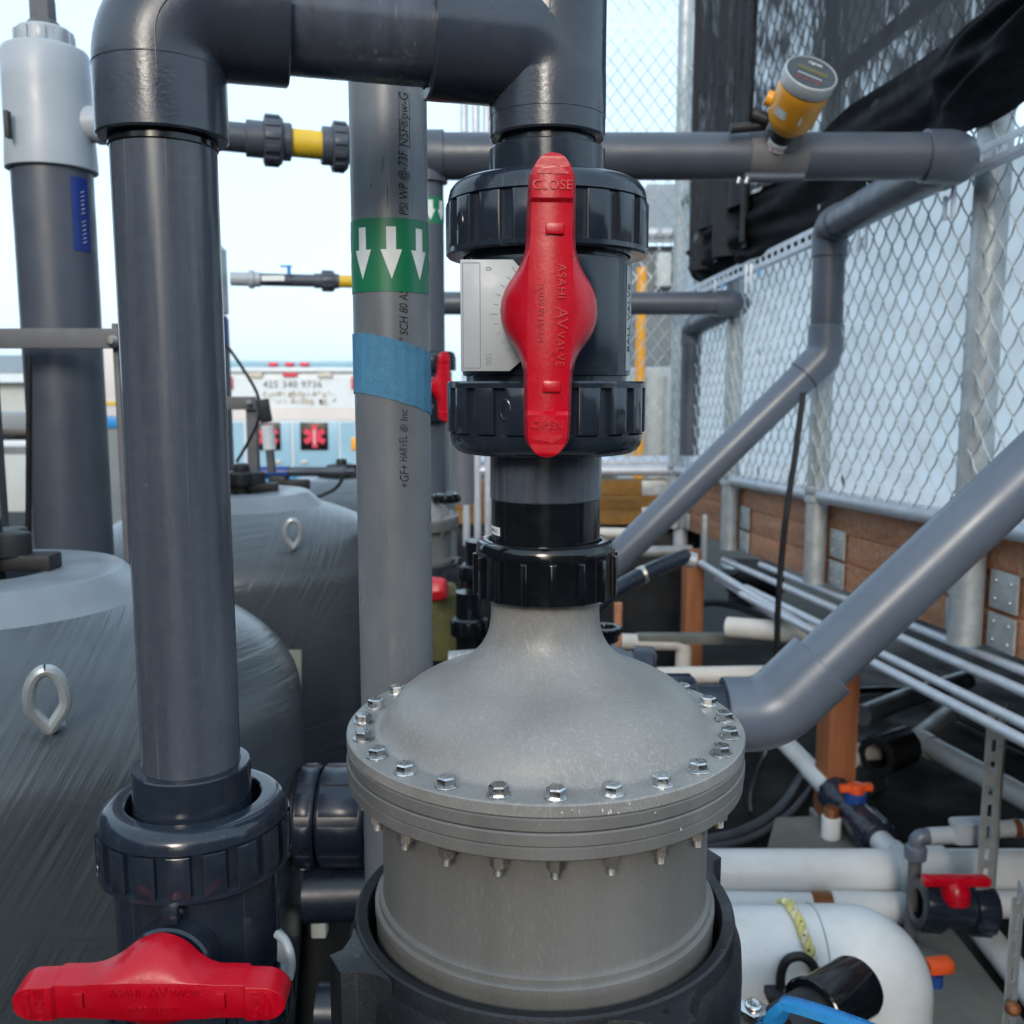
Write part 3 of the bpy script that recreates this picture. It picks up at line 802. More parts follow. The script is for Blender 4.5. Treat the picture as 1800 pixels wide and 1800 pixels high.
# ---------------------------------------------------------------- ball valve
def valve(label, C, S=1.0, yaw=0.0, rot=0.0, up_len=.0212, dn_len=.0315, body='valve_body', handle='red', detail=True, plate=-1, seg=72, group=None, tilt=0.0, strips=True):
    t = thing('ball_valve', label, 'valve', C, group)
    B = T(*C) @ Matrix.Rotation(yaw, 4, 'Z') @ Matrix.Scale(S, 4)
    b = MB()
    b.lathe([(.050, -.0415), (.0540, -.0415), (.0540, -.0372), (.0562, -.0365), (.0565, -.034), (.0565, .034), (.0562, .0365), (.0540, .0372), (.0540, .0415), (.050, .0415)], B, seg)
    # stem boss facing the handle
    b.lathe([(.0285, .045), (.0285, .070), (.027, .072), (.022, .072), (.022, .082), (0, .082)], B @ Matrix.Rotation(radians(90), 4, 'X'), 40)
    bo = b.build('valve_body', body, t)
    for sg in (1, -1):
        n = MB()
        Q = B @ Matrix.Scale(sg, 4, (0, 0, 1))
        n.lathe([(.0555, .0405), (.0655, .0405), (.0668, .0418), (.0668, .0448), (.0628, .0458), (.0628, .0740), (.0655, .0752), (.0650, .0790), (.0640, .0825), (.0612, .0862), (.0575, .0880), (.054, .0885), (.0475, .0885), (.0465, .0875), (.0460, .070)], Q, seg)
        for i in range(18):
            a = radians(-90 + (7 if sg > 0 else 3)) + 2 * pi * i / 18
            n.arcpad(.0610, .0669, a - radians(6.4), a + radians(6.4), .0440, .0738, Q, 4, .0010)
        n.build('union_nut', body, t)
        e = MB()
        L = up_len if sg > 0 else dn_len
        e.lathe([(.0325, .075), (.0380, .075), (.0380, .0885 + L - .001), (.0372, .0885 + L), (.0325, .0885 + L), (.0325, .0885 + L - .012)], Q, seg)
        if detail:
            mk = MB()   # moulded oval mark on the nut
            for rr, zz in ((.0672, .0004),):
                a0 = radians(-113 if sg < 0 else -145)
                pts = []
                for q in range(25):
                    th = 2 * pi * q / 24
                    a = a0 + (.0034 * cos(th)) / .067
                    pts.append(Q @ Vector((.0670 * cos(a), .0670 * sin(a), .058 + .0062 * sin(th))))
                mk.tube(pts, .0005 * S, 6, False)
            mk.build('moulded_mark', body, t)
        e.build('end_connector', 'pvc' if detail and sg < 0 else body, t)
    # handle: built in its own frame (x right, z along the bar, y outward)
    k = .000315
    H = B @ T(0, -.105, 0) @ Matrix.Rotation(tilt, 4, 'X') @ Matrix.Rotation(-rot, 4, 'Y')
    def hp(x, o_, z): return H @ Vector((x * k, -o_ * k, z * k))
    WT = [(0, 91), (20, 88.8), (38, 82.7), (52, 75), (64, 66), (76, 58), (90, 51.5), (108, 46.5), (130, 44.5), (200, 43.5), (268, 41)]
    FT = [(0, 41), (60, 41), (103, 39), (125, 37), (200, 36.5), (268, 34)]
    DT = [(0, 74), (60, 66), (103, 48), (125, 42), (268, 40)]
    def itp(tb, z):
        z = abs(z)
        for (a, va), (b_, vb) in zip(tb[:-1], tb[1:]):
            if a <= z <= b_:
                f = (z - a) / (b_ - a);                 return va + (vb - va) * f
        return tb[-1][1]
    def front(z):
        a = abs(z)
        if a < 183: return 0.0
        if a < 190: return 8.0 * (a - 183) / 7
        return 8.0
    zs = list(np.concatenate([np.linspace(-268, -226, 15), np.linspace(-218, -192, 4), [-190, -188.5, -186.5, -184.5, -183], np.linspace(-176, 176, 49), [183, 184.5, 186.5, 188.5, 190], np.linspace(192, 218, 4), np.linspace(226, 268, 15)]))
    rows = []; NQ = 9
    hm = MB()
    for z in zs:
        wv = itp(WT, z); fv = itp(FT, z); dv = itp(DT, z)
        sh = 1.0
        if abs(z) > 226:
            u = min(1.0, (abs(z) - 226) / 42.0); sh = sqrt(max(0, 1 - u * u))
        edge = 0.0
        if abs(z) > 258: edge = -((abs(z) - 258) / 10.0) ** 2 * 7
        wv *= sh; fv *= sh
        f0 = front(z) + edge
        row = []
        hb = min(1.0, max(0.0, (122 - abs(z)) / 42)); hb = hb * hb * (3 - 2 * hb)
        for s_ in (1.0, .93, .84, .72, .58, .44, .30, .17, .07):   # left back -> left front
            row.append((-(fv + (wv - fv) * s_), f0 - .8 - dv * ((1 - hb) * s_ + hb * (.30 * s_ + .70 * (1 - sqrt(max(0, 1 - s_ * s_)))))))
        row.append((-fv, f0 - .8)); row.append((-(fv - 1.4 * sh), f0))
        row = [(-wv * 1.0, row[0][1] - 16)] + row
        row += [(-x, o_) for x, o_ in reversed(row)]
        rows.append([hp(x, o_, z) for x, o_ in row])
    vs = [p for r in rows for p in r]; n = len(rows[0])
    fs = []
    for i in range(len(rows) - 1):
        for j in range(n - 1):
            fs.append((i * n + j, i * n + j + 1, (i + 1) * n + j + 1, (i + 1) * n + j))
        fs.append((i * n + n - 1, i * n, (i + 1) * n, (i + 1) * n + n - 1))
    hm.add(vs, fs)
    hd = hm.build('handle', handle, t, angle=33)
    if detail:
        for z in (138, -139):
            tb = MB()
            R_ = H.to_3x3()
            c = hp(6, 3, z)
            tb.box(c, (33 * k, 9 * k, 20 * k), R_)
            tb.build('stop_tab', handle, hd, bevel=.0009 * S)
        tx = MB()
        RX = lambda x0, z0, dep: (lambda v: H @ Vector((x0 * k + v.y, -dep * k - v.z, z0 * k - v.x)))      # reads downwards
        UP = lambda x0, z0, dep: (lambda v: H @ Vector((x0 * k + v.x, -dep * k - v.z, z0 * k + v.y)))      # reads across
        for wd_, sz_, fn_, spc in (('ASAHI', 21, RX(20, 47, .4), 1.08), ('AV', 32, RX(21, -17, .4), .92), ('VALVE', 21, RX(20, -72, .4), 1.08), ('MADE IN JAPAN', 13.5, RX(-16, -8, .4), 1.08), ('CLOSE', 23, UP(0, 211, 8.4), 1.05), ('OPEN', 21, UP(0, -208, 9.2), 1.1)):
            tx = MB(); add_text(tx, wd_, sz_ * k, 2.2 * k, fn_, spc)
            tx.build('raised_lettering', handle, hd, bevel=.00010, bseg=1)
        for zz, sg in ((230, 1), (-227, -1)):
            tx = MB()
            poly = [(-27, 0), (-27, 8), (6, 12), (6, 17), (28, 3), (28, 0)]
            G = H @ T(0, -.0026, 0)
            mm = Matrix(((k, 0, 0, 0), (0, 0, -k, 0), (0, k, 0, 0), (0, 0, 0, 1)))
            pl = [(x, zz + (y if sg > 0 else -y)) for x, y in poly]
            tx.prism(pl, 7.5, 9.6, H @ mm)
            tx.build('raised_arrow', handle, hd, bevel=.00012, bseg=1)
    if plate:
        pm = MB()
        yb = -.0595
        def pp(x, z, d=0.0): return B @ Vector((x, yb - d, z))
        kk = .00035
        out_ = [(-.0535, .0325), (-.0215, .0325), (-.0120, .0225), (-.0120, -.0245), (-.0235, -.0345), (-.0535, -.0345)]
        sgp = 1 if plate < 0 else -1
        mm = Matrix(((sgp, 0, 0, 0), (0, 0, -1, 0), (0, 1, 0, 0), (0, 0, 0, 1)))
        pm.prism(out_, .058, .0605, B @ mm)
        po = pm.build('scale_plate', 'plate_grey', t, bevel=.0006)
        if detail:
            q = MB()
            fr = [(-.0520, .0305), (-.0415, .0305), (-.0415, -.0325), (-.0520, -.0325)]
            for (x0, z0), (x1, z1) in zip(fr, fr[1:] + fr[:1]):
                a = Vector((x0 * sgp, -.0606, z0)); b2 = Vector((x1 * sgp, -.0606, z1))
                q.rod(B @ a, B @ b2, .00022 * S, 6)
            for i in range(11):
                th = radians(128 + i * 10.4)
                l = .0045 if i in (0, 5, 10) else .0028
                ra = .0310
                a = Vector((ra * cos(th) * sgp + (0), -.0606, ra * sin(th)))
                b2 = Vector(((ra + l) * cos(th) * sgp, -.0606, (ra + l) * sin(th)))
                q.rod(B @ a, B @ b2, .00022 * S, 6)
            q.build('scale_ticks', 'tick_shade_grey', po)
            for wd_, z_ in (('0', .0270), ('100', -.0270)):
                tx = MB(); add_text(tx, wd_, .0052, .0002, lambda v: B @ Vector(((-.0365 + v.y) * sgp, -.0606 - v.z, z_ - v.x)))
                tx.build('scale_digits', 'tick_shade_grey', po)
    if detail and strips:
        for ang, word, nm in ((-20.5, 'BALL VALVE', 1), (-161, 'ASAHI AV VALVE', 1)):
            st = MB(); st.lathe([(.05668, -.0335), (.05668, .0335)], B, 6, radians(ang - 5.2), radians(ang + 5.2))
            sp_ = st.build('name_strip', 'plate_grey', bo)
            tx = MB()
            def wr(v, ang=ang):
                a = radians(ang) - v.y / .0568
                return B @ Vector(((.0568 + v.z) * cos(a), (.0568 + v.z) * sin(a), v.x))
            add_text(tx, word, .0082, .00012, wr)
            tx.build('strip_lettering', 'print_black', bo)
    return t
valve('dark blue-grey ball valve with an upright red handle on the central riser', (XC, YC, E(.0427)), 1.0, radians(-1.0), radians(-0.9))
valve('dark ball valve at lower left with its red handle turned level', (XL, YL + .002, E(-.3430)), 0.9, radians(1.5), radians(90 - 1.0), up_len=.004, dn_len=.03, plate=0, tilt=radians(4), strips=False)

lv_ = bpy.data.objects['ball_valve.001']
m = MB()
pts = [P(487, 1642, .57), P(500, 1652, .565), P(509, 1672, .56), P(512, 1695, .56), P(508, 1720, .56)]
m.tube(smooth_path(pts, 6), .0028, 10); m.build('indicator_edge', 'plate_grey', lv_)
m = MB(); m.add([P(488, 1648, .568), P(497, 1656, .565), P(503, 1674, .562), P(504, 1694, .56), P(487, 1690, .568), P(490, 1648, .575), P(499, 1656, .572), P(505, 1674, .569), P(506, 1694, .567), P(489, 1690, .575)], [(0, 1, 2, 3, 4), (9, 8, 7, 6, 5), (0, 5, 6, 1), (1, 6, 7, 2), (2, 7, 8, 3), (3, 8, 9, 4), (4, 9, 5, 0)]); m.build('indicator_plate', 'plate_grey', lv_)
m = MB(); m.box(P(301, 1608, .535), (.009, .006, .010)); m.build('stem_clip', 'valve_body', lv_, bevel=.0012)

# ---------------------------------------------------------------- inverted U of dark pipe joining the two valves
UB = thing('riser_pipe', 'dark grey pipe bent in an inverted U between the two red-handled valves', 'pipe', (XL, YL, E(-.31)))
ZT = E(.2165)
dU = Vector((XC - XL, YC - YL, 0)).normalized()
m = MB(); m.rod((XL, YL, E(-.30)), (XL, YL, E(.16)), .0303, 72)
vp = m.build('vertical_pipe', 'pvc', UB)
m = MB(); fitting(m, (XL, YL, ZT), (0, 0, -1), dU, ZT - E(.1425), .0735, .0374, .0312, .0330, 64, 16)
el = m.build('elbow', 'pvc_elbow', UB)
# moulded parting line and socket ridge on the left elbow
m = MB()
pl = []
for i in range(26):
    a = radians(-88 + 0) ; 
st_ = path([Vector((XL, YL, E(.165))), Vector((XL, YL, ZT)), Vector((XL, YL, ZT)) + dU * .06], .033, 14)
nrm_front = Vector((dU.y, -dU.x, 0))
pl = [p + nrm_front * .0373 for p, t_ in st_]
m.tube(pl, .00055, 6)
m.build('parting_line', 'pvc_elbow', el)
m = MB()
for (c, ax, r0) in (((XL, YL, E(.1815)), (0, 0, 1), .0376),):
    M_ = axis_matrix(c, ax)
    m.lathe([(.0370, -.0005), (.03765, 0), (.03770, .0006), (.0370, .0010)], M_, 64)
m.build('socket_ridge', 'pvc_elbow', el)
m = MB(); a_ = Vector((XL, YL, ZT)) + dU * .060; b_ = Vector((XC, YC, ZT)) - dU * .062
m.rod(a_, b_, .0303, 64)
m.build('horizontal_pipe', 'pvc', UB)
m = MB()
RT = .0378
# run of the tee: straight up and out of the top of the picture
zb_, zt_ = E(.1585), E(.335)
m.lathe([(.0318, zb_ + .018), (.0318, zb_), (RT - .0012, zb_), (RT, zb_ + .0012), (RT, zt_ - .0012), (RT - .0012, zt_), (.0318, zt_)], T(XC, YC, 0), 72)
# branch: its lower side sweeps round into the run
fitting(m, (XC, YC, ZT), -dU, (0, 0, -1), .0800, .046, RT + .0003, .0312, .0240, 72, 18)
e2 = m.build('tee', 'pvc_elbow', UB, angle=40)
m = MB(); m.rod((XC, YC, E(.32)), (XC, YC, E(.62)), .0305, 48); m.build('upper_pipe', 'pvc', UB)
m = MB(); m.tube([(XC, YC - RT - .0001, E(.258)), (XC, YC - RT - .0001, E(.178))], .0005, 6)
m.lathe([(0, .0008), (.0030, .0008), (.0036, 0)], axis_matrix((XC - .001, YC - RT + .0001, E(.2585)), (0, -1, 0)), 16)
m.build('parting_line', 'pvc_elbow', e2)
# solvent-weld smear ring left round the elbow mouths
m = MB(); m.lathe([(.0303, -.002), (.0312, -.0012), (.0311, .003), (.0303, .004)], T(XL, YL, E(.139)), 48)
m.build('weld_bead', 'black_gloss', UB)
# collar where the pipe enters the lower valve
m = MB(); m.lathe([(.0305, -.2395), (.0358, -.2400), (.0366, -.2410), (.0366, -.300), (.030, -.300)], T(XL, YL, E(0)), 72)
m.build('collar', 'valve_body', UB)
# right: short neck between elbow and valve
m = MB(); m.rod((XC, YC, E(.120)), (XC, YC, E(.175)), .0310, 48); m.build('neck_pipe', 'valve_body', UB)

# ---------------------------------------------------------------- printed grey pipe with tapes
XG, YG, RG = -.0965, .787, .0302
GP = thing('printed_pipe', 'grey upright pipe with green arrow tape, blue tape and printed lettering', 'pipe', (XG, YG, 0))
m = MB(); m.rod((XG, YG, .001), (XG, YG, E(.42)), RG, 72)
gp = m.build('pipe', 'pvc_dusty', GP)
def zrow(py, Y): return P(900, py, Y).z
yf = YG - RG
def cyl(X, Y, r):
    def fn(ang, z, d=0.0):
        return Vector((X + (r + d) * cos(ang), Y + (r + d) * sin(ang), z))
    return fn
g = cyl(XG, YG, RG)
FRONT = radians(-90) + math.atan2(-XG, YG) * 1.0     # side of the pipe that faces the camera
z0, z1 = zrow(512, yf), zrow(382, yf)
m = MB(); m.lathe([(RG - .0002, z0), (RG + .00045, z0), (RG + .00045, z1), (RG - .0002, z1)], T(XG, YG, 0), 72)
gt = m.build('green_tape', 'tape_green', GP)
zt = zrow(398, yf); zm = zrow(438, yf); zbt = zrow(490, yf)
AR = MB()
na = 8
for i in range(na):
    ac = FRONT + radians(1.5) + 2 * pi * i / na
    hw = .0088 / RG * .92; sw = .0040 / RG * .9
    n_ = 12
    for (lo, hi, fz0, fz1) in ((-sw, sw, lambda u: zm, lambda u: zt), (-hw, hw, lambda u: zm - (zm - zbt) * (1 - abs(u)), lambda u: zm)):
        vs = []; fs = []
        for q in range(n_ + 1):
            u = -1 + 2 * q / n_
            a = ac + hi * u
            vs += [g(a, fz0(u), .00065), g(a, fz1(u), .00065)]
        fs = [(2 * q, 2 * q + 2, 2 * q + 3, 2 * q + 1) for q in range(n_)]
        AR.add(vs, fs)
AR.build('white_arrows', 'tape_white', gt)
# slanting blue masking tape
m = MB()
def bt(u, v):
    a = u * 2 * pi + radians(90)
    s = cos(a - FRONT + radians(65)) 
    lo = zrow(712, yf) + .0095 * s; hi = zrow(603, yf) + .0085 * s
    k_ = (-.0003, .0007, .0007, -.0003)[int(round(v * 3))]; vv_ = (0, 0, 1, 1)[int(round(v * 3))]
    return g(a, lo + (hi - lo) * vv_ + .0004 * sin(a * 13 + vv_ * 3), k_ + (.0003 * sin(a * 21) if k_ > 0 else 0))
m.grid(bt, 96, 3)
m.build('blue_tape', 'tape_blue', GP)
# ink-jet print running up the pipe
def line(word, py0, py1, size, ang):
    """lettering that runs up the pipe from row py0 to row py1"""
    za, zb_ = zrow(py0, yf), zrow(py1, yf)
    full, _ = text_geo(word, size, .00015, 1.0)
    x0 = min(v.x for v in full); x1 = max(v.x for v in full); kx = (zb_ - za) / (x1 - x0)
    def wr(v):
        a = FRONT + ang - v.y / RG
        return g(a, (za + zb_) / 2 + v.x * kx + v.y * .12, .0002 + v.z * .3)
    for w_, off in words(word, size, 1.0):
        tx = MB(); add_text(tx, w_, size, .00015, lambda v: wr(Vector((v.x + off, v.y, v.z))), 1.0)
        tx.build('printed_lettering', 'print_black', gp)
def words(s, size, sp):
    """split a printed line into words, each with its offset along the line"""
    full, _ = text_geo(s, size, .0001, sp, 'LEFT')
    tot = max(v.x for v in full)
    o_ = []; pos = 0
    for w_ in s.split():
        i = s.index(w_, pos); pos = i + len(w_)
        lead, _ = text_geo(s[:i] + w_, size, .0001, sp, 'LEFT')
        one, _ = text_geo(w_, size, .0001, sp, 'LEFT')
        x1 = max(v.x for v in lead); wd = max(v.x for v in one) - min(v.x for v in one)
        o_.append((w_, x1 - wd / 2 - tot / 2))
    return o_
line('+GF+', 858, 818, .0105, radians(16.5))
line('HARVEL', 812, 767, .0092, radians(15.5))
line('® Inc', 760, 720, .0086, radians(17))
line('2" SCH 80 AS', 608, 508, .0100, radians(19))
line('PSI WP @-73F', 376, 265, .0105, radians(21.5))
line('NSF®pw-G', 255, 161, .0105, radians(23.5))
line('CO', 145, 120, .0105, radians(25))
m = MB()
for a_, z_, l_, ad in ((FRONT - .18, zrow(290, yf), .011, .05), (FRONT - .04, zrow(345, yf), .016, 0), (FRONT - .5, zrow(325, yf), .004, .05)):
    m.tube([g(a_, z_ - l_ / 2, .0001), g(a_ + ad, z_ + l_ / 2, .0001)], .00022, 5)
m.build('scratch', 'print_black', gp)
# underline box round the seal-of-approval letters
m = MB()
for aa in (14.5, 30.5):
    m.tube([g(FRONT + radians(aa + 1), zrow(258, yf), .0002), g(FRONT + radians(aa + 1), zrow(158, yf), .0002)], .00018, 5)
m.build('print_rule', 'print_black', gp)
# ---------------------------------------------------------------- line helpers
def lerp(a, b, s): return Vector(a) * (1 - s) + Vector(b) * s
def proj(p):
    p = Vector(p); y = p.y; z = p.z - CZ
    d = y * cp - z * sp
    return 900 + F * p.x / d, 900 - F * (y * sp + z * cp) / d
def at_px(a, b, px):
    lo, hi = -1.0, 2.5
    for _ in range(40):
        m_ = (lo + hi) / 2
        if proj(lerp(a, b, m_))[0] < px: lo = m_
        else: hi = m_
    return lerp(a, b, lo)
def ring(mb, a, b, px0, px1, r, seg=32, ch=.0015):
    p = at_px(a, b, px0); q = at_px(a, b, px1); t = (q - p).normalized()
    mb.sweep([(p, t, r * .5), (p, t, r - ch), (p + t * ch, t, r), (q - t * ch, t, r), (q, t, r - ch), (q, t, r * .5)], seg, True)
    return mb
def ribbed(mb, p, q, r, n=12, seg=32, h=.003):
    """union collar with raised ribs, axis p -> q"""
    p = Vector(p); q = Vector(q); L = (q - p).length
    M = axis_matrix(p, q - p)
    mb.lathe([(r * .6, 0), (r - .002, 0), (r, .002), (r, L - .004), (r - .004, L), (r * .6, L)], M, seg)
    for i in range(n):
        a = 2 * pi * i / n
        mb.arcpad(r - .001, r + h, a - .5 * pi / n, a + .5 * pi / n, .002, L - .006, M, 2, .0008)
    return mb

# ---------------------------------------------------------------- wound filter tanks
def tank(label, X, Y, zt=0.0, near=True):
    t = thing('filter_tank', label, 'tank', (X, Y, 0), 'wound filter tanks in a row')
    zc = E(-.40) + zt
    M = T(X, Y, 0)
    prof = [(.10, .02), (.18, .03), (.25, .10), (.31, .22), (.352, .40), (.366, zc - .30 if zc > .8 else .55), (.372, zc - .12), (.372, zc)]
    for i in range(1, 15):
        a = i / 15 * radians(78)
        prof.append((.372 * cos(a), zc + .170 * sin(a)))
    m = MB(); m.lathe(prof, M, 96)
    body = m.build('shell', 'tank_wound', t, angle=60)
    zs = zc + .177
    h = MB()
    h.lathe([(.205, zs - .040), (.190, zs - .030), (.182, zs - .0225), (.180, zs - .021), (.160, zs - .002), (.157, zs - .0005), (.152, zs), (.078, zs + .0005), (.073, zs - .002), (.071, zs - .008), (.071, zs - .06)], M, 80)
    ho = h.build('hatch_ring', 'tank_hatch', t)
    c = MB(); c.lathe([(.075, zs - .045), (.05, zs - .03), (0, zs - .025)], M, 48)
    c.build('manhole_cover', 'black_gloss', t)
    # clamp yoke with a big star knob over the manhole
    k = MB(); k.box((X, Y + .01, zs + .010), (.17, .035, .020)); 
    k.build('yoke', 'black_rubber', t, bevel=.004)
    kn = MB()
    poly = []
    for i in range(60):
        a = 2 * pi * i / 60
        r = .048 + .010 * cos(5 * a + .4)
        poly.append((r * cos(a), r * sin(a) + .01))
    kn.prism(poly, zs + .016, zs + .046, M)
    kn.lathe([(.02, zs - .03), (.02, zs + .06), (.016, zs + .066), (0, zs + .067)], M @ T(0, .01, 0), 24)
    kn.build('star_knob', 'black_rubber', t, bevel=.008, bseg=3)
    return t, zc
TK1 = (-.640, 1.15); TK2 = (-.648, 2.30); TK3 = (-.62, 3.50)
t1, zc1 = tank('nearest grey wound filter tank, cut by the left edge', *TK1)
t2, zc2 = tank('middle grey wound filter tank with a paper label, behind the tall riser', *TK2, zt=-.03)
t3, zc3 = tank('farthest grey wound filter tank, below the ambulance', *TK3, zt=-.11)
def eyelet(parent, px, py, Y, hpx, tw):
    c = P(px, py, Y); k = MM(hpx, py, Y)
    m = MB(); pts = []
    R = Matrix.Rotation(tw, 3, 'Z')
    for i in range(33):
        th = 2 * pi * i / 32
        x = .26 * sin(th); z = .5 * cos(th)
        if z < -.1: x *= 1 - .75 * ((-.1 - z) / .4) ** 1.2
        pts.append(c + R @ Vector((x * k, -.08 * k + .16 * z * -k, z * k)))
    m.tube(pts, .098 * k, 10, False)
    m.rod(c + Vector((0, 0, -.46 * k)), c + Vector((0.0, .5 * k, -.62 * k)), .09 * k, 8)
    m.build('lifting_eye', 'galv', parent)
eyelet(t1, 84, 1228, .872, 112, radians(22))
eyelet(t2, 515, 938, 2.02, 50, radians(12))
# paper label on the second tank
m = MB()
def lab(u, v):
    c0 = P(470 + 60 * u, 1142 + 70 * (1 - v), 2.0)
    dx = c0.x - TK2[0]
    r = .3735
    y = TK2[1] - sqrt(max(0.001, r * r - dx * dx)) if c0.z < zc2 else TK2[1] - sqrt(max(.001, (.3735 * sqrt(max(0, 1 - ((c0.z - zc2) / .172) ** 2))) ** 2 - dx * dx))
    return Vector((c0.x * y / 2.0 * 1.0, y - .001, CZ + (c0.z - CZ) * y / 2.0))
m.grid(lab, 8, 4)
lb = m.build('paper_label', 'label_paper', t2)
m = MB()
m.grid(lambda u, v: lab(.08 + .35 * u, .62 + .18 * v) - Vector((0, .001, 0)), 4, 1)
m.build('label_print', 'blue_dark', lb)

# ---------------------------------------------------------------- tall columns with pale tee heads, and the overhead lines
def column(label, px, Yc_, top_rows, r_col, near=True):
    X = P(px, 300, Yc_).x
    t = thing('riser_column', label, 'pipe', (X, Yc_, 0), 'tall riser columns beside the tanks')
    return t, X
YCOL = 1.62
XCOL = P(92, 300, YCOL).x
cl1 = thing('riser_column', 'thick dark riser column with pale grey tee head at far left', 'pipe', (XCOL, YCOL, 0), 'riser columns')
zr = lambda py: zrow(py, YCOL)
m = MB(); m.rod((XCOL, YCOL, .001), (XCOL, YCOL, zr(240)), MM(67, 300, YCOL), 48); m.build('pipe', 'pvc_far', cl1)
m = MB(); R_ = MM(74, 200, YCOL)
m.lathe([(R_ * .85, zr(302) + .004), (R_ * .97, zr(303)), (R_ * 1.03, zr(301)), (R_ * 1.035, zr(297)), (R_ * 1.0, zr(240)), (R_ * .985, zr(150)), (R_ * .975, zr(98)), (R_ * .93, zr(91)), (R_ * .80, zr(86)), (0, zr(86))], T(XCOL, YCOL, 0), 56)
th = m.build('tee_head', 'light_pvc', cl1)
m = MB(); p_ = Vector((XCOL, YCOL, zr(218)))
BR = P(186, 219, YCOL)
m.sweep([(p_, BR - p_, MM(31, 218, YCOL)), (lerp(p_, BR, .85), BR - p_, MM(31, 218, YCOL)), (lerp(p_, BR, .86), BR - p_, MM(34, 218, YCOL)), (lerp(p_, BR, 1.3), BR - p_, MM(34, 218, YCOL))], 32)
m.build('branch', 'light_pvc', cl1)
m = MB(); ribbed(m, (XCOL, YCOL, zr(90)), (XCOL, YCOL, zr(52)), MM(46, 60, YCOL), 10, 40, .004); m.build('cap_nut', 'light_pvc', cl1)
m = MB(); r_ = MM(23, 30, YCOL)
m.lathe([(r_ * 1.2, zr(55)), (r_ * 1.25, zr(44)), (r_ * 1.0, zr(38)), (r_ * .98, zr(2)), (r_ * .85, zr(-8)), (0, zr(-9))], T(XCOL, YCOL, 0), 8)
m.build('cable_gland', 'frp', cl1)
m = MB(); c_ = P(14, 219, YCOL - .075)
m.box(c_, (.006, .014, .04)); m.build('side_slot', 'black_rubber', cl1, bevel=.001)
m = MB(); rr = MM(67, 380, YCOL) + .0006
m.lathe([(rr, zr(446)), (rr, zr(318))], T(XCOL, YCOL, 0), 10, radians(-42), radians(-12))
bs = m.build('blue_label', 'sticker_blue', cl1)
m = MB()
for i in range(13):          # lettering too small to read in the photograph: slanted strokes
    if i == 6: continue
    z_ = zr(432) + (zr(345) - zr(432)) * i / 12
    a0_, a1_ = radians(-27), radians(-21)
    m.tube([Vector((XCOL + (rr + .0004) * cos(a0_), YCOL + (rr + .0004) * sin(a0_), z_)), Vector((XCOL + (rr + .0004) * cos(a1_), YCOL + (rr + .0004) * sin(a1_), z_ + .003))], .0007, 4)
o = m.build('label_strokes', 'plate_grey', bs); o['kind'] = 'stuff'

# overhead line, near unit
YN = 1.77
LN = thing('overhead_line', 'dark overhead pipe run with yellow sight section, crossing behind the central valve', 'pipe', P(752, 860, YN), 'overhead pipe runs')
A0 = P(166, 217, YCOL); B0 = P(745, 273, YN)
m = MB(); m.rod(at_px(A0, B0, 180), at_px(A0, B0, 512), MM(25, 245, 1.7), 32); m.build('small_pipe', 'pvc_far', LN)
m = MB(); ring(m, A0, B0, 432, 464, MM(31, 250, 1.7)); ring(m, A0, B0, 495, 512, MM(32, 250, 1.7)); m.build('union_sleeve', 'pvc_far', LN)
m = MB(); ribbed(m, at_px(A0, B0, 463), at_px(A0, B0, 497), MM(41, 250, 1.7), 12); m.build('union_collar', 'pvc_far', LN)
m = MB(); ring(m, A0, B0, 508, 567, MM(24, 256, 1.7)); m.build('sight_section', 'yellow', LN)
m = MB(); ring(m, A0, B0, 565, 584, MM(33, 260, 1.7)); m.build('union_sleeve', 'pvc_far', LN)
m = MB(); ribbed(m, at_px(A0, B0, 583), at_px(A0, B0, 612), MM(41, 260, 1.7), 12); m.build('union_collar', 'pvc_far', LN)
m = MB(); m.rod(at_px(A0, B0, 605), at_px(A0, B0, 720), MM(27, 265, 1.7), 32); m.build('small_pipe', 'pvc_far', LN)
RP = MM(40, 276, YN)
ze = P(900, 275, YN).z
XV = P(752, 400, YN).x
m = MB()
m.rod((XV - .055, YN, ze), (XV + .030, YN, ze), RP * 1.12, 40); m.rod((XV, YN, ze), (XV, YN, zrow(322, YN)), .036, 36)
m.build('tee', 'pvc_far', LN)
X1 = P(1622, 278, YN).x
m = MB(); m.rod((XV + .01, YN, ze), (X1 + .01, YN, ze), RP, 48); m.build('main_pipe', 'pvc_far', LN)
C1 = Vector((P(1684, 278, YN).x, YN, ze)); C2 = P(1460, 398, 2.5)
m = MB(); d12 = (C2 - C1).normalized()
fitting(m, C1, (-1, 0, 0), d12, C1.x - X1, .075, RP * 1.13, RP * 1.01, .05, 40); m.build('elbow', 'pvc_far', LN)
m = MB(); m.rod(C1 + d12 * .06, C2 - d12 * .06, RP, 40); m.build('return_pipe', 'pvc_far', LN)
m = MB(); fitting(m, C2, -d12, (0, 0, -1), .085, .075, RP * 1.10, RP * 1.01, .05, 40); m.build('elbow', 'pvc_far', LN)
C3 = P(1464, 624, 2.5); D3 = P(1072, 994, 2.5)
C3.x = C2.x
m = MB(); m.rod(C2 - Vector((0, 0, .06)), C3 + Vector((0, 0, .062)), RP, 40); m.build('drop_pipe', 'pvc_far', LN)
d3 = (D3 - C3).normalized()
m = MB(); fitting(m, C3, (0, 0, 1), d3, .075, .075, RP * 1.12, RP * 1.01, .06, 40); m.build('bend', 'pvc_slate', LN)
m = MB(); m.rod(C3 + d3 * .06, D3, RP, 48); m.build('slanting_pipe', 'pvc_slate', LN)
m = MB(); m.rod((XV, YN, zrow(318, YN)), (XV, YN, zrow(865, YN)), .0285, 40); dp = m.build('drop_pipe', 'pvc_far', LN)
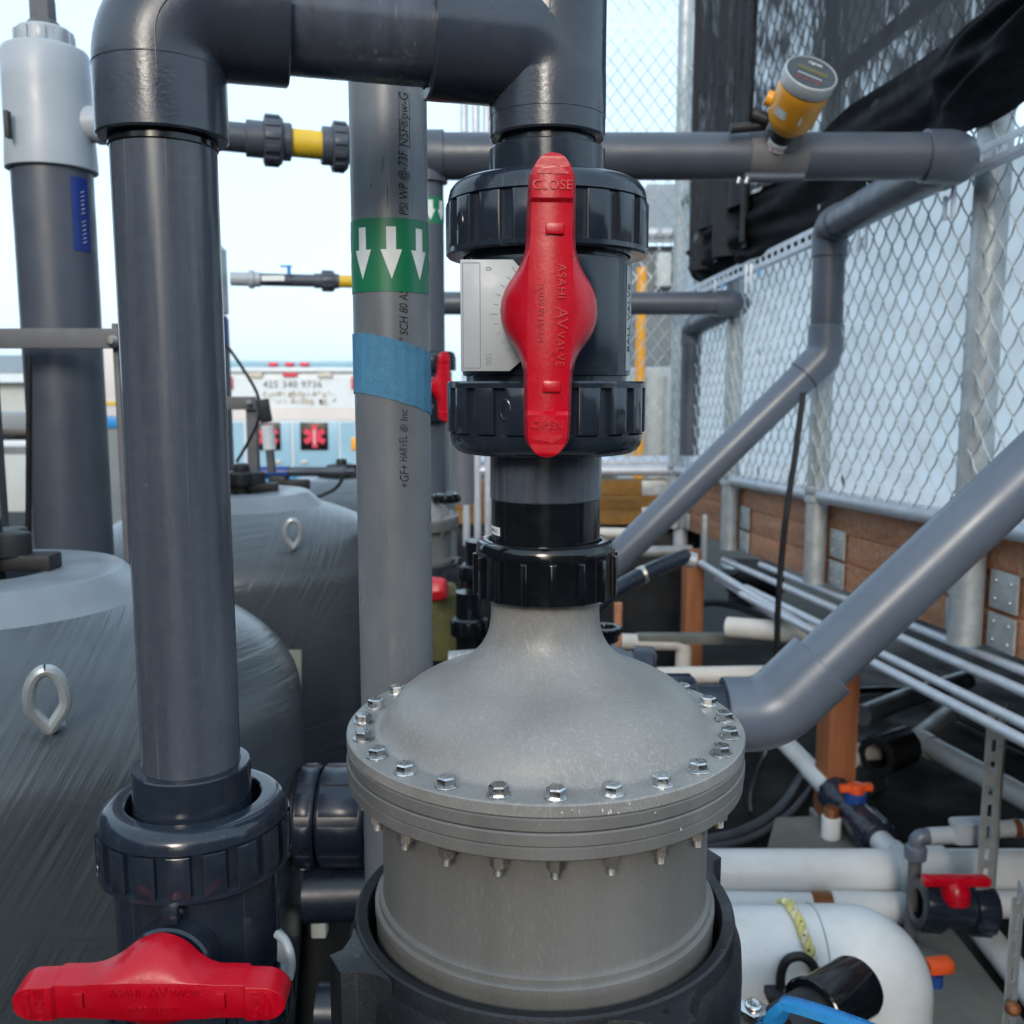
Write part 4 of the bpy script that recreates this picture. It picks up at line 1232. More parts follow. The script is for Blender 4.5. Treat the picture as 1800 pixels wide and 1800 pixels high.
m = MB(); m.lathe([(.0288, zrow(396, YN)), (.0288, zrow(350, YN))], T(XV, YN, 0), 32); gt2 = m.build('green_tape', 'tape_green', LN)
m = MB()
g2 = cyl(XV, YN, .0290)
for k_ in range(8):
    ac = radians(-90) + 2 * pi * k_ / 8 + .25
    z_a, z_b, z_c = zrow(356, YN), zrow(372, YN), zrow(391, YN)
    for (hi, f0, f1) in ((.16, lambda u: z_b, lambda u: z_a), (.30, lambda u: z_b - (z_b - z_c) * (1 - abs(u)), lambda u: z_b)):
        vs = []
        for q in range(7):
            u = -1 + q / 3
            vs += [g2(ac + hi * u, f0(u), .0003), g2(ac + hi * u, f1(u), .0003)]
        m.add(vs, [(2 * q, 2 * q + 2, 2 * q + 3, 2 * q + 1) for q in range(6)])
m.build('white_arrows', 'tape_white', gt2)

# pipe clamp under the meter + saddle
SAD = thing('flow_meter', 'orange flow meter with round dark display, clamped on the overhead pipe', 'meter', P(1370, 240, YN))
xs0, xs1 = P(1312, 276, YN).x, P(1412, 276, YN).x
m = MB(); m.rod((xs0, YN, ze), (xs1, YN, ze), RP * 1.07, 48); sd_ = m.build('saddle', 'frp', SAD, bevel=.003)
m = MB(); m.lathe([(RP * .85, -.006), (RP * .82, .010), (RP * .74, .022), (RP * .5, .026)], axis_matrix((P(1368, 262, YN).x, YN - RP * .62, ze + RP * .55), (0, -.62, .78)), 32)
m.build('boss', 'frp', SAD)
m = MB()
a_ = P(1284, 226, YN - .05); b_ = P(1345, 221, YN - .05); m.rod(a_, b_, .0085, 16)
m.build('clamp_bar', 'black_rubber', SAD)
m = MB(); m.rod(P(1308, 312, YN - .05), P(1412, 312, YN - .05), .0085, 16); m.build('clamp_bar', 'pvc_far', SAD)
for px_ in (1300, 1314):
    m = MB(); m.rod(P(px_, 312, YN - .06), P(px_ - 3, 322, YN - .06), .004, 8); m.build('clamp_bolt', 'steel', SAD)
ax0 = P(1371, 246, YN - .045)
ad = Vector((.15, -.78, .60)).normalized(); ax1 = ax0 + ad * .125
STR = 1.05      # the body is longer than it is wide
def ml(prof, seg=40):
    q = MB(); q.lathe([(r, h * STR if h > 0 else h) for r, h in prof], axis_matrix(ax0, ad), seg); return q
LN_ = (ax1 - ax0).length
ml([(.012, -.02), (.018, -.018), (.018, .020), (.013, .022)]).build('neck', 'black_rubber', SAD)
q = MB(); q.lathe([(.0186, -.014), (.0186, .002)], axis_matrix(ax0, ad), 24); nk = q.build('red_white_label', 'print_white', SAD)
tx = MB()
def wr(v):
    M_ = axis_matrix(ax0, ad)
    # find camera-facing angle in the local frame
    loc = (M_.inverted() @ cam.location); base = atan2(loc.y, loc.x)
    a = base + v.x / .0188
    return M_ @ Vector((.0188 * cos(a), .0188 * sin(a), -.006 + v.y))
add_text(tx, 'Signet', .013, .0002, wr)
tx.build('label_lettering', 'red_far', nk)
ml([(.016, .018), (.024, .022), (.034, .034), (.0405, .046), (.0415, .085), (.0425, .088), (.0425, .102), (.030, .102)]).build('case', 'meter_orange', SAD)
ml([(.030, .100), (.0430, .104), (.0440, .106), (.0440, .121), (.0435, .124), (.0415, .1252), (.0405, .123)]).build('bezel', 'plate_grey', SAD)
ds = ml([(.0402, .1215), (.0402, .1235), (0, .1240)]).build('display', 'glass_dark', SAD)
M_ = axis_matrix(ax0, ad)
tx = MB()
loc = (M_.inverted() @ cam.location); base = atan2(loc.y, loc.x)
dn = Vector((cos(base), sin(base), 0)); rt = Vector((-sin(base), cos(base), 0))
def face(v, off): return M_ @ (rt * v.x + dn * (-v.y + off) + Vector((0, 0, .1245 * STR + v.z)))
tx.add(*[(lambda vs, fs: ([face(v, -.026) for v in vs], fs))(*text_geo('signet', .010, .0002))][0])
tx.build('display_mark', 'print_white', ds)
m = MB(); m.add([face(Vector((x, y, -.0002)), -.006) for x, y in ((-.026, -.005), (.026, -.005), (.026, .005), (-.026, .005))], [(0, 1, 2, 3)]); m.build('display_window', 'olive', ds, smooth=False)
m = MB()
for i in range(12):
    x = (i - 5.5) * .0034
    vs = [face(Vector((x + a, b, 0)), .010) for a, b in ((-.0012, -.001), (.0012, -.001), (.0012, .001), (-.0012, .001))]
    m.add(vs, [(0, 1, 2, 3)])
m.build('display_text_row', 'print_white', ds, smooth=False)
for i in range(4):
    m = MB()
    m.lathe([(.0022, 0), (.003, .0006), (.0022, .0008)], M_ @ T(*(rt * ((i - 1.5) * .011) + dn * .021 + Vector((0, 0, .1243 * STR)))), 12)
    m.build('key_button', 'red_far', ds)
m = MB()
pp_ = M_ @ (rt * -.0445 + Vector((0, 0, .055)))
m.rod(M_ @ (rt * -.03 + Vector((0, 0, .062))), M_ @ (rt * -.05 + Vector((0, 0, .062))), .0125, 20)
m.build('cable_port', 'meter_orange', SAD)
m = MB(); m.rod(M_ @ (rt * -.030 + Vector((0, 0, .025))), M_ @ (rt * -.060 + Vector((0, 0, .024))), .0115, 16); m.build('plug', 'black_rubber', SAD)
for off, w_ in ((-.021, .010), (.004, .016)):
    m = MB()
    vs = []
    for (dx, dz) in ((-w_, -.007), (w_, -.007), (w_, .007), (-w_, .007)):
        a = base + (off + dx) / .042
        vs.append(M_ @ Vector((.0424 * cos(a), .0424 * sin(a), (.066 + dz) * STR)))
    m.add(vs, [(0, 1, 2, 3)]); m.build('sticker', 'plate_grey', SAD)

# overhead line, far unit
YF = 3.25
LF = thing('overhead_line', 'thin far pipe run with yellow end, lower than the main overhead pipe', 'pipe', P(1210, 800, YF), 'overhead pipe runs')
RF = MM(20, 533, YF)
a_ = P(560, 505, YF); b_ = P(1315, 535, YF)
zf = P(900, 533, YF).z
m = MB(); m.rod((P(765, 533, YF).x, YF, zf), (P(1262, 533, YF).x, YF, zf), RF, 32); m.build('main_pipe', 'pvc_far', LF)
Cf = Vector((P(1302, 534, YF).x, YF, zf))
m = MB(); fitting(m, Cf, (-1, 0, 0), (-.1, .99, -.03), .085, .09, RF * 1.12, RF, .05, 32); m.build('elbow', 'pvc_far', LF)
Cg = P(1216, 575, 3.75)
m = MB(); dd = (Cg - Cf).normalized(); m.rod(Cf + dd * .06, Cg - dd * .03, RF, 32); m.build('return_pipe', 'pvc_far', LF)
m = MB(); fitting(m, Cg, -dd, (0, 0, -1), .07, .07, RF * 1.1, RF, .05, 32); m.build('elbow', 'pvc_far', LF)
m = MB(); m.rod(Cg - Vector((0, 0, .062)), Vector((Cg.x, Cg.y, P(1216, 800, 3.75).z)), RF, 32); m.build('drop_pipe', 'pvc_far', LF)
A1 = P(404, 490, 3.05); B1 = P(780, 531, YF)
B1 = P(700, 497, 3.15)
m = MB(); ring(m, A1, B1, 405, 440, MM(12, 490, 3.05)); ring(m, A1, B1, 437, 447, MM(16, 490, 3.05)); ring(m, A1, B1, 446, 458, MM(13, 490, 3.05)); m.build('pale_union', 'light_pvc', LF)
m = MB(); m.rod(at_px(A1, B1, 455), at_px(A1, B1, 600), MM(11, 490, 3.05), 24); m.build('small_pipe', 'pvc_far', LF)
m = MB(); ring(m, A1, B1, 462, 500, MM(7, 488, 3.0)); 
m = MB(); c_ = P(480, 489, 3.02); m.box(c_, (MM(40, 490, 3.02), .004, MM(9, 490, 3.02))); m.build('pipe_sticker', 'print_white', LF)
m = MB(); ribbed(m, at_px(A1, B1, 565), at_px(A1, B1, 589), MM(17, 490, 3.1), 10, 24); ring(m, A1, B1, 552, 596, MM(13, 490, 3.1)); m.build('union_collar', 'pvc_far', LF)
m = MB(); ring(m, A1, B1, 594, 650, MM(11, 490, 3.1)); m.build('sight_section', 'yellow', LF)
m = MB(); c_ = P(508, 482, 3.05); m.rod(c_, c_ + Vector((0, 0, .022)), .006, 8); m.box(c_ + Vector((-.008, 0, .024)), (.035, .008, .006)); m.build('small_lever', 'lever_blue', LF)
# second tall column, mostly hidden behind the riser
XC2 = P(362, 490, 3.05).x; YC2 = 3.05
cl2 = thing('riser_column', 'distant pale column head just right of the left riser', 'pipe', (XC2, YC2, 0), 'riser columns')
m = MB(); m.rod((XC2, YC2, .001), (XC2, YC2, zrow(560, YC2)), MM(36, 560, YC2), 32); m.build('pipe', 'sticker_blue' if False else 'pvc_far', cl2)
m = MB(); r_ = MM(37, 490, YC2); m.lathe([(r_ * .9, zrow(552, YC2)), (r_, zrow(551, YC2)), (r_ * .99, zrow(440, YC2)), (r_ * .8, zrow(431, YC2)), (0, zrow(430, YC2))], T(XC2, YC2, 0), 32); m.build('tee_head', 'light_pvc', cl2)
m = MB(); r_ = MM(36, 560, YC2) + .001; m.lathe([(r_, zrow(612, YC2)), (r_, zrow(556, YC2))], T(XC2, YC2, 0), 8, radians(-60), radians(-8)); m.build('blue_label', 'sticker_blue', cl2)

# ---------------------------------------------------------------- dark strut frames
def frame(label, parts, Y, d=.03):
    t = thing('pipe_rack', label, 'rack', (P((parts[0][1] + parts[0][3]) / 2, 900, Y).x, Y, 0), 'fibreglass strut frames')
    for nm, x0, y0, x1, y1 in parts:
        a = P(x0, y0, Y); b = P(x1, y1, Y)
        m = MB(); m.box(((a.x + b.x) / 2, Y + (d / 2 if nm == 'post' else -d * .32), (a.z + b.z) / 2), (abs(b.x - a.x), d * (1 if nm == 'post' else .6), abs(b.z - a.z)))
        m.build(nm, 'frp', t, bevel=.002)
    return t
fr1 = frame('dark fibreglass strut frame in front of the thick far-left column', [('post', 195, 568, 236, 1150), ('post', -22, 566, 12, 1150), ('crossbar', -60, 578, 216, 613)], 1.50, .024)
m = MB(); c_ = P(197, 600, 1.475); m.lathe([(0, .008), (.004, .0078), (.0065, .005), (.007, 0), (.009, -.001)], axis_matrix(c_, (0, -1, 0)), 16); m.build('bolt', 'steel_dull', fr1)
fr2 = frame('dark fibreglass strut frame behind the left riser, beside the ambulance', [('post', 431, 702, 455, 880), ('crossbar', 385, 697, 452, 720)], 2.72, .03)
m = MB(); c_ = P(437, 709, 2.69); m.lathe([(0, .008), (.006, .0078), (.008, .005), (.009, 0)], axis_matrix(c_, (0, -1, 0)), 12); m.build('bolt', 'steel', fr2)

# ---------------------------------------------------------------- second filter unit behind the printed pipe
k2 = .80; Y2 = 2.2; X2 = P(722, 920, Y2).x
zfl = zrow(905, Y2) - CZ
filter_housing('small distant grey filter housing half hidden behind the printed grey pipe', X2, Y2, k2, zfl + .236 * k2, 48, 16, 3, plain=False)
carrier('distant black ring under the small far filter housing', X2, Y2, k2, zfl + .236 * k2, 40)
m = MB(); ribbed(m, (XV, YN + .42, zrow(882, 2.2)), (XV, YN + .42, zrow(866, 2.2)), .030, 12, 32); o = m.build('pipe_union', 'black_gloss', org=(XV, YN + .42, zrow(882, 2.2)))
tag(o, 'small black union on top of the distant filter housing', 'union')
vv = valve('distant ball valve edge with red handle, just right of the printed pipe', (XV, YN, zrow(680, YN)), .72, radians(26), radians(0), detail=False, plate=0, seg=32)
# red cap and olive bottle further down
KR = thing('red_cap_valve', 'small red valve knob on an olive canister, right of the printed pipe', 'valve', P(778, 1160, 2.0))
m = MB(); a_ = P(752, 1037, 1.95); b_ = P(790, 1037, 1.95); m.lathe([(0, 0), (.026, .002), (.028, .01), (.025, .03), (.02, .04), (0, .041)], axis_matrix(a_, (1, -.2, .1)), 8); m.build('knob', 'red_far', KR, bevel=.002)
m = MB(); m.lathe([(.0, zrow(1170, 2.0)), (.036, zrow(1165, 2.0)), (.042, zrow(1120, 2.0)), (.042, zrow(1050, 2.0)), (.03, zrow(1035, 2.0)), (0, zrow(1034, 2.0))], T(P(775, 1100, 2.05).x, 2.05, 0), 32); m.build('canister', 'olive', KR)
# ---------------------------------------------------------------- side fence (runs away from the camera on the right, slightly downhill)
SL = -.0388; FX0 = 1.109; FDX = -.104
def fx(Y, off=0.0): return FX0 + off + FDX * Y
def fz(pref, Y): return pref.z + SL * (Y - pref.y)
ZRAIL = P(1640, 905, 2.056)
ZSTRUT = P(1800, 258, 1.75)
ZPOST = P(1690, 1130, 1.90)
FD = Vector((FDX, 1.0, SL)).normalized()
FN = Vector((-1, FDX, 0)).normalized()       # towards the plant
fence = thing('chain_link_fence', 'galvanised chain-link fence receding along the right side', 'fence', (fx(1.9), 1.9, 0))
PY = [1.20, 1.90, 2.63, 3.35, 4.05]
for i, Y in enumerate(PY):
    zb = fz(ZPOST, Y)
    m = MB(); m.rod((fx(Y), Y, zb), (fx(Y), Y, E(1.75)), .0325 if i < 2 else .0290, 32)
    po = m.build('post', 'galv', fence)
    for dz in (.235, .262):
        q = MB(); q.lathe([(.0335, -.008), (.0352, -.006), (.0352, .006), (.0335, .008)], T(fx(Y), Y, zb + dz), 24); q.build('rail_band', 'galv', po)
for a, b in zip(PY[:-1], PY[1:]):
    m = MB(); m.rod((fx(a + .03), a + .03, fz(ZRAIL, a + .03)), (fx(b - .03), b - .03, fz(ZRAIL, b - .03)), .0205, 24); m.build('bottom_rail', 'galv_pale', fence)
ZTOP = P(1560, 12, 2.2)
m = MB(); m.rod((fx(1.0), 1.0, fz(ZTOP, 1.0)), (fx(4.0), 4.0, fz(ZTOP, 4.0)), .02, 20); m.build('middle_rail', 'galv', fence)

def chain_link(mb, u0, u1, ptfn, nrm, a=.030, b=.0385, zlo=None, zhi=None, r=.0021, w_=.0035):
    """woven zig-zag wires; ptfn(u, h) gives the point on the fence plane, h above the lower edge"""
    n = int((u1 - u0) / a)
    H = zhi
    nj = int(H / b)
    for k in range(n):
        pts = []
        for j in range(nj + 1):
            e = (j % 2)
            u = u0 + (k + e) * a if k % 2 == 0 else u0 + (k + 1 - e) * a
            pts.append(ptfn(u, j * b))
            if j < nj:
                e2 = ((j + 1) % 2)
                u2 = u0 + (k + e2) * a if k % 2 == 0 else u0 + (k + 1 - e2) * a
                s = 1 if (j + k) % 2 == 0 else -1
                pts.append(lerp(ptfn(u, j * b), ptfn(u2, (j + 1) * b), .5) + nrm * (w_ * s))
        mb.tube(pts, r, 4, False)
    return mb
m = MB()
chain_link(m, 1.30, 4.02, lambda u, h: Vector((fx(u, -.024), u, fz(ZRAIL, u) + .015 + h)), FN, .030, .0385, None, 1.55, .0021)
o = m.build('mesh_wire', 'wire', fence, smooth=False); o['kind'] = 'stuff'

# white vinyl screen behind the mesh
vin = thing('windscreen', 'white vinyl sheet with small wind slits behind the side fence', 'screen', (fx(2.6), 2.6, E(0)))
m = MB()
def vf(u, v):
    Y = 1.0 + 3.02 * u
    z0 = fz(ZRAIL, Y) - .005; z1 = fz(ZSTRUT, Y) + .035
    wv = .008 * sin(u * 31 + v * 3) + .006 * sin(u * 57 + v * 7) + .01 * sin(v * 5 + u * 9) + .004 * sin(u * 120 + v * 22) + .003 * sin(v * 40 - u * 70)
    return Vector((fx(Y, .05 + wv), Y, z0 + (z1 - z0) * v))
m.grid(vf, 160, 40)
m.build('sheet', 'white_vinyl', vin)
def slit(px, py, l, tl):
    # on the sheet: find Y from the column of the picture
    Y = F * (FX0 + .04) / (px - 723)
    c = P(px, py, Y) + Vector((-.004, 0, 0)); k = MM(l, py, Y)
    m = MB(); u = Vector((0, -.35, 1)) if tl else Vector((0, .3, 1)); u.normalize(); s_ = FD
    n_ = Vector((-.012, 0, 0))
    m.add([c - u * k * .5 + n_, c + s_ * k * .22 + n_, c + u * k * .5 + n_, c - s_ * k * .22 + n_], [(0, 1, 2, 3)])
    m.build('wind_slit', 'black_rubber', vin, smooth=False)
for a in ((1502, 548, 26, 0), (1492, 842, 30, 0), (1254, 650, 16, 0), (1343, 618, 20, 0), (1341, 828, 22, 0), (1255, 850, 12, 1)):
    slit(*a)

# slotted strut channel bolted along the fence
stc = thing('strut_channel', 'slotted galvanised strut running along the side fence under the black cloth', 'channel', (fx(2.5, -.06), 2.5, fz(ZSTRUT, 2.5)))
def sp_(Y, dz, off=-.06): return Vector((fx(Y, off), Y, fz(ZSTRUT, Y) + dz))
m = MB()
Ya, Yb = 1.1, 3.98
R_ = axis_matrix((0, 0, 0), FD).to_3x3()
def bar(mb, Y0, Y1, dz, off, sx, sz):
    a = sp_(Y0, dz, off); b = sp_(Y1, dz, off)
    q = (b - a); M_ = axis_matrix(a, q, (0, 0, 1))
    L = q.length
    poly = [(-sx / 2, -sz / 2), (sx / 2, -sz / 2), (sx / 2, sz / 2), (-sx / 2, sz / 2)]
    mb.prism(poly, 0, L, M_)
bar(m, Ya, Yb, .0195, -.06, .021, .003); bar(m, Ya, Yb, -.0195, -.06, .021, .003)
bar(m, Ya, Yb, .0125, -.070, .0025, .0115); bar(m, Ya, Yb, -.0125, -.070, .0025, .0115)
Y = Ya
while Y < Yb - .03:
    bar(m, Y, Y + .016, 0, -.070, .0025, .0140); Y += .048
m.build('channel_body', 'galv_pale', stc)
for px, py0, py1 in ((1661, 345, 388), (1676, 322, 384), (1508, 405, 442), (1522, 398, 438), (1311, 465, 516), (1320, 463, 514), (1257, 492, 511)):
    Y = F * (FX0 - .075) / (px - 723)
    a = P(px, py0, Y); b = P(px, py1, Y)
    m = MB(); m.box((a + b) / 2, (.006, .010, abs(a.z - b.z))); m.build('hanger_strip', 'galv_pale', stc, bevel=.001)
for px in (1333, 1270):
    Y = F * (FX0 - .075) / (px - 723); c_ = P(px, 478 if px > 1300 else 503, Y)
    m = MB(); m.box(c_, (.004, .03, .014)); m.build('blue_mark', 'lever_blue', stc)

# black shade cloth: sheer upper sheet, bunched and draped along its lower edge
clo = thing('shade_cloth', 'black shade cloth hung over the upper side fence and bunched at its foot', 'cloth', (fx(2.2, -.1), 2.2, E(.4)))
def sm(a, b, x):
    f = min(1, max(0, (x - a) / (b - a))); return f * f * (3 - 2 * f)
def room(Y):      # how far the cloth may belly out towards the plant: the return pipe stands close to the fence at 2.2 to 2.6 m
    return .045 * sm(2.62, 2.85, Y) + .10 * (1 - sm(1.75, 2.1, Y))
def rowY(px, off): return F * (FX0 + off) / (px - 723)
LOW = [(1222, 505), (1300, 478), (1400, 436), (1480, 378), (1560, 312), (1680, 230), (1800, 150), (1950, 40), (2100, -70)]
UPP = [(1222, 400), (1300, 350), (1400, 268), (1480, 187), (1560, 130), (1680, 30), (1800, -70), (1950, -200), (2100, -330)]
def curve(tb, px):
    for (a, va), (b, vb) in zip(tb[:-1], tb[1:]):
        if a <= px <= b: return va + (vb - va) * (px - a) / (b - a)
    return tb[-1][1] if px > tb[-1][0] else tb[0][1]
def band(u, v):
    px = 1226 + (2080 - 1226) * u ** 1.3
    Y = rowY(px, -.03)
    zl = P(px, curve(LOW, px), Y).z + .006 * sin(Y * 23); zu = P(px, curve(UPP, px), Y).z
    b = room(Y)
    s_ = Y * 4.0
    d = (.02 + b * .8) * sin(pi * min(1, v * 1.12) ** .8) + (.004 + .13 * b) * (sin(v * 17 + s_ * 1.6) + .6 * sin(v * 29 - s_ * 2.3 + 1)) + .10 * b * sin(s_ * 3.1 + v * 4)
    d += sm(2.75, 2.95, Y) * (.014 * sin(Y * 15 + v * 3) + .008 * sin(Y * 31 - v * 2))
    z = zl + (zu - zl) * v
    return Vector((fx(Y, -.012 - .034 * max(min(1, b * 16), sm(.35, .6, v))) - d, Y, z))
m = MB(); m.grid(band, 240, 44)
m.build('bunched_edge', 'cloth_bunch', clo, angle=80)
m = MB()
def cf(u, v):
    px = 1240 + (2080 - 1240) * u ** 1.3
    Y = rowY(px, -.03)
    z0 = P(px, curve(UPP, px) + 30, Y).z; z1 = E(1.72)
    wv = .016 * sin(Y * 21 + 1.2 * sin(v * 4)) + .010 * sin(Y * 43 + v * 5)
    f_ = .25 + .75 * sm(2.7, 2.95, Y)
    return Vector((fx(Y, -.036 - .06 * sm(2.7, 2.95, Y)) - abs(wv) * f_, Y, z0 + (z1 - z0) * v))
m.grid(cf, 220, 30)
m.build('sheer_sheet', 'shade_cloth', clo)
m = MB()
def sw(u, v):     # a second layer doubled over at the far end
    Y = 3.52 - .62 * u
    z0 = fz(ZSTRUT, Y) + .05; z1 = E(1.72)
    wv = .030 * sin(Y * 23 + .8 * v) + .016 * sin(Y * 47 - v * 1.5)
    return Vector((fx(Y, -.095) + wv * (1 - .35 * v), Y, z0 + (z1 - z0) * v))
m.grid(sw, 120, 24)
m.build('doubled_layer', 'shade_cloth_dense', clo, angle=70)

# timber beam carrying the fence, with bolted plates
BT = P(1400, 876, F * FX0 / (1400 - 723)); BB = P(1798, 1163, F * FX0 / (1798 - 723))
beam = thing('timber_beam', 'reddish laminated timber beam carrying the side fence posts', 'beam', (fx(2.5), 2.5, fz(BB, 2.5)))
m = MB()
a0, a1 = 1.1, 4.0
h_ = fz(BT, 2) - fz(BB, 2)
nlam = 3
for i in range(nlam):
    m = MB()
    z0 = h_ * i / nlam + .0008; z1 = h_ * (i + 1) / nlam - .0008
    pA = Vector((fx(a0, .035), a0, fz(BB, a0))); pB = Vector((fx(a1, .035), a1, fz(BB, a1)))
    M_ = axis_matrix(pA, pB - pA, (0, 0, 1))
    o_ = .0012 * (i % 2)
    m.prism([(o_ - .0, z0), (.09, z0), (.09, z1), (o_ - .0, z1)], 0, (pB - pA).length, M_ if (M_ @ Vector((1, 0, 0)) - pA).x > 0 else M_ @ Matrix.Scale(-1, 4, (1, 0, 0)))
    m.build('lamination', 'wood', beam, bevel=.0015)
for Y in PY[1:]:
    for dz0, dz1 in ((.015, .063), (-.005 + .098, .098 + .050)):
        for sg in (-1, 1):
            c_ = Vector((fx(Y + sg * .075, .028), Y + sg * .075, fz(BB, Y) + (dz0 + dz1) / 2 + SL * sg * .075))
            m = MB(); m.box(c_, (.006, .085, dz1 - dz0 + .02), Matrix.Rotation(math.atan(-FDX), 3, 'Z')); pl_ = m.build('plate', 'galv', beam, bevel=.001)
            for dy in (-.025, .022):
                for dz in (-.018, .018):
                    q = MB(); q.lathe([(0, .003), (.003, .0025), (.0042, 0)], axis_matrix(c_ + Vector((-.0032 - .0, dy, dz)) + Vector((-FDX * dy * -1, 0, 0)), (-1, 0, 0)), 8); q.build('bolt_head', 'galv', pl_)

# deck carried by the beam, and a backdrop wall: both added to keep the space below dark
m = MB()
q0 = [Vector((fx(Y, o_), Y, fz(BT, Y) - .03)) for Y, o_ in ((.5, .13), (.5, 2.3), (4.3, 2.3), (4.3, .13))]
m.add(q0 + [p_ - Vector((0, 0, .09)) for p_ in q0], [(0, 1, 2, 3), (7, 6, 5, 4), (0, 4, 5, 1), (1, 5, 6, 2), (2, 6, 7, 3), (3, 7, 4, 0)])
structure(m.build('shade_deck', 'deck_top'))
m = MB(); m.box((3.25, 2.4, .2), (.2, 5.4, 1.3)); structure(m.build('dark_backdrop_wall', 'floor_wet'))

# conduits under the beam
for i, (px, py, Yc_, r) in enumerate(((1780, 1172, 1.80, .0100), (1780, 1207, 1.76, .0105), (1748, 1247, 1.74, .0100), (1752, 1278, 1.66, .0105))):
    a = P(px, py, Yc_)
    m = MB(); m.rod(a - FD * .7, a + FD * (1.35 if i != 1 else 1.7), r, 16)
    o = m.build('conduit', 'galv_pale', org=a)
    tag(o, ('uppermost grey conduit below the timber beam', 'second grey conduit from the top below the beam', 'third grey conduit from the top below the beam', 'lowest grey conduit of the four below the beam')[i], 'conduit', 'conduits under the beam')

# ---------------------------------------------------------------- back fence, across the far end
YB = 4.05
ZBR = P(1120, 826, YB).z
bf = thing('back_fence', 'chain-link fence across the far end behind the central valve', 'fence', (P(1000, 826, YB).x, YB, 0))
for px in (1205, 857, 838, 818):
    X = P(px, 600, YB).x
    m = MB(); m.rod((X, YB + .02, P(px, 960, YB).z), (X, YB + .02, E(1.9)), .030 if px == 1205 else .016, 24); po = m.build('post', 'galv_pale', bf)
    if px == 1205:
        for py in (14, 112, 216, 330, 420):
            q = MB(); q.lathe([(.031, -.012), (.0345, -.009), (.0345, .009), (.031, .012)], T(X, YB + .02, P(px, py, YB).z), 24); q.build('tension_band', 'galv', po)
X0, X1_ = P(860, 600, YB).x, P(1186, 600, YB).x
m = MB(); m.rod((X1_, YB - .01, P(1186, 826, YB).z), (X1_, YB - .01, E(1.85)), .005, 8); m.build('tension_bar', 'galv', bf)
for py, r in ((828, .022), (408, .022), (236, .006)):
    z = P(1120, py, YB).z
    m = MB(); m.rod((P(818, 600, YB).x, YB + .03, z), (P(1205, 600, YB).x, YB + .03, z), r, 20); m.build('rail', 'galv_pale', bf)
m = MB(); chain_link(m, P(862, 600, YB).x, X1_ - .003, lambda u, h: Vector((u, YB, ZBR + .02 + h)), Vector((0, -1, 0)), .030, .0385, None, 2.6, .0022)
o = m.build('mesh_wire', 'wire', bf, smooth=False); o['kind'] = 'stuff'
bb = thing('timber_beam', 'mossy brown timber beam under the far end fence', 'beam', (P(1100, 920, YB).x, YB + .06, P(1100, 922, YB).z))
xa, xb = P(800, 880, YB).x, P(1240, 880, YB).x
zt_, zb_ = P(900, 846, YB).z, P(900, 924, YB).z
for i in range(3):
    m = MB(); m.box(((xa + xb) / 2, YB + .08, zb_ + (zt_ - zb_) * (i + .5) / 3), (xb - xa, .1, (zt_ - zb_) / 3 - .0015)); m.build('lamination', 'wood_moss', bb, bevel=.002)
for y0, y1 in ((846, 872), (893, 922)):
    a = P(1130, y0, YB); b = P(1192, y1, YB)
    m = MB(); m.box(((a.x + b.x) / 2, YB + .026, (a.z + b.z) / 2), (b.x - a.x, .006, abs(a.z - b.z))); m.build('plate', 'galv', bb, bevel=.001)
m = MB(); m.box(((xa + xb) / 2, YB + .10, zb_ / 2 - .004), (xb - xa, .03, zb_ - .01)); o = m.build('dark_filler_board', 'black_cast', org=((xa + xb) / 2, YB + .10, 0), bevel=.003); tag(o, 'added dark board standing in for dark clutter below the mossy far beam', 'board')  # made-up board, its black fills in the dark below the beam
# grated ledge on top of the far beam
a = P(1050, 798, YB + .3); b = P(1192, 800, YB + .3)
m = MB(); m.box((.35, YB + .32, P(1100, 812, YB + .3).z), (1.0, .3, .03)); led = m.build('walkway_ledge', 'galv_pale', org=(.35, YB + .3, P(1100, 812, YB + .3).z), bevel=.003)
tag(led, 'pale metal walkway edge beyond the far end fence', 'walkway')

# things beyond the back fence
m = MB(); a = P(1128, 470, 5.2); b = P(1128, 716, 5.2); m.rod(Vector((a.x, 5.2, -1.05)), Vector((a.x, 5.2, a.z)), MM(9, 600, 5.2), 16)
m.lathe([(MM(12, 600, 5.2), -1.05), (MM(12, 600, 5.2), -1.02)], T(a.x, 5.2, 0), 16)
o = m.build('bollard_post', 'meter_orange', org=(a.x, 5.2, -1.05)); tag(o, 'orange-yellow upright post beyond the far end fence', 'post')
m = MB(); a = P(1090, 818, 4.6); b = P(1122, 770, 4.6); m.rod(a, b, .009, 8); o = m.build('strap', 'meter_orange', org=a); tag(o, 'short orange strap slanting by the orange post', 'strap')
sh = thing('equipment_shed', 'dark grey shed seen through the far end fence', 'shed', (P(1180, 700, 6.4).x, 6.4, -1.05))
x0, x1 = P(1128, 600, 6.2).x, P(1500, 600, 6.2).x
zt_ = P(1180, 432, 6.2).z
m = MB(); m.box(((x0 + x1) / 2, 7.0, (zt_ - 1.05) / 2), (x1 - x0, 1.6, zt_ + 1.05)); m.build('wall', 'shed_grey', sh, bevel=.01)
m = MB(); m.add([(x0 - .1, 6.1, zt_ + .002), (x1, 6.1, zt_ + .002), (x1, 7.0, zt_ + .5), (x0 + .12, 7.0, zt_ + .5), (x0 - .1, 6.1, zt_ + .03), (x1, 6.1, zt_ + .03), (x1, 7.0, zt_ + .53), (x0 + .12, 7.0, zt_ + .53)], [(0, 1, 2, 3), (4, 5, 6, 7), (0, 1, 5, 4), (0, 3, 7, 4)]); m.build('roof', 'roof_grey', sh)
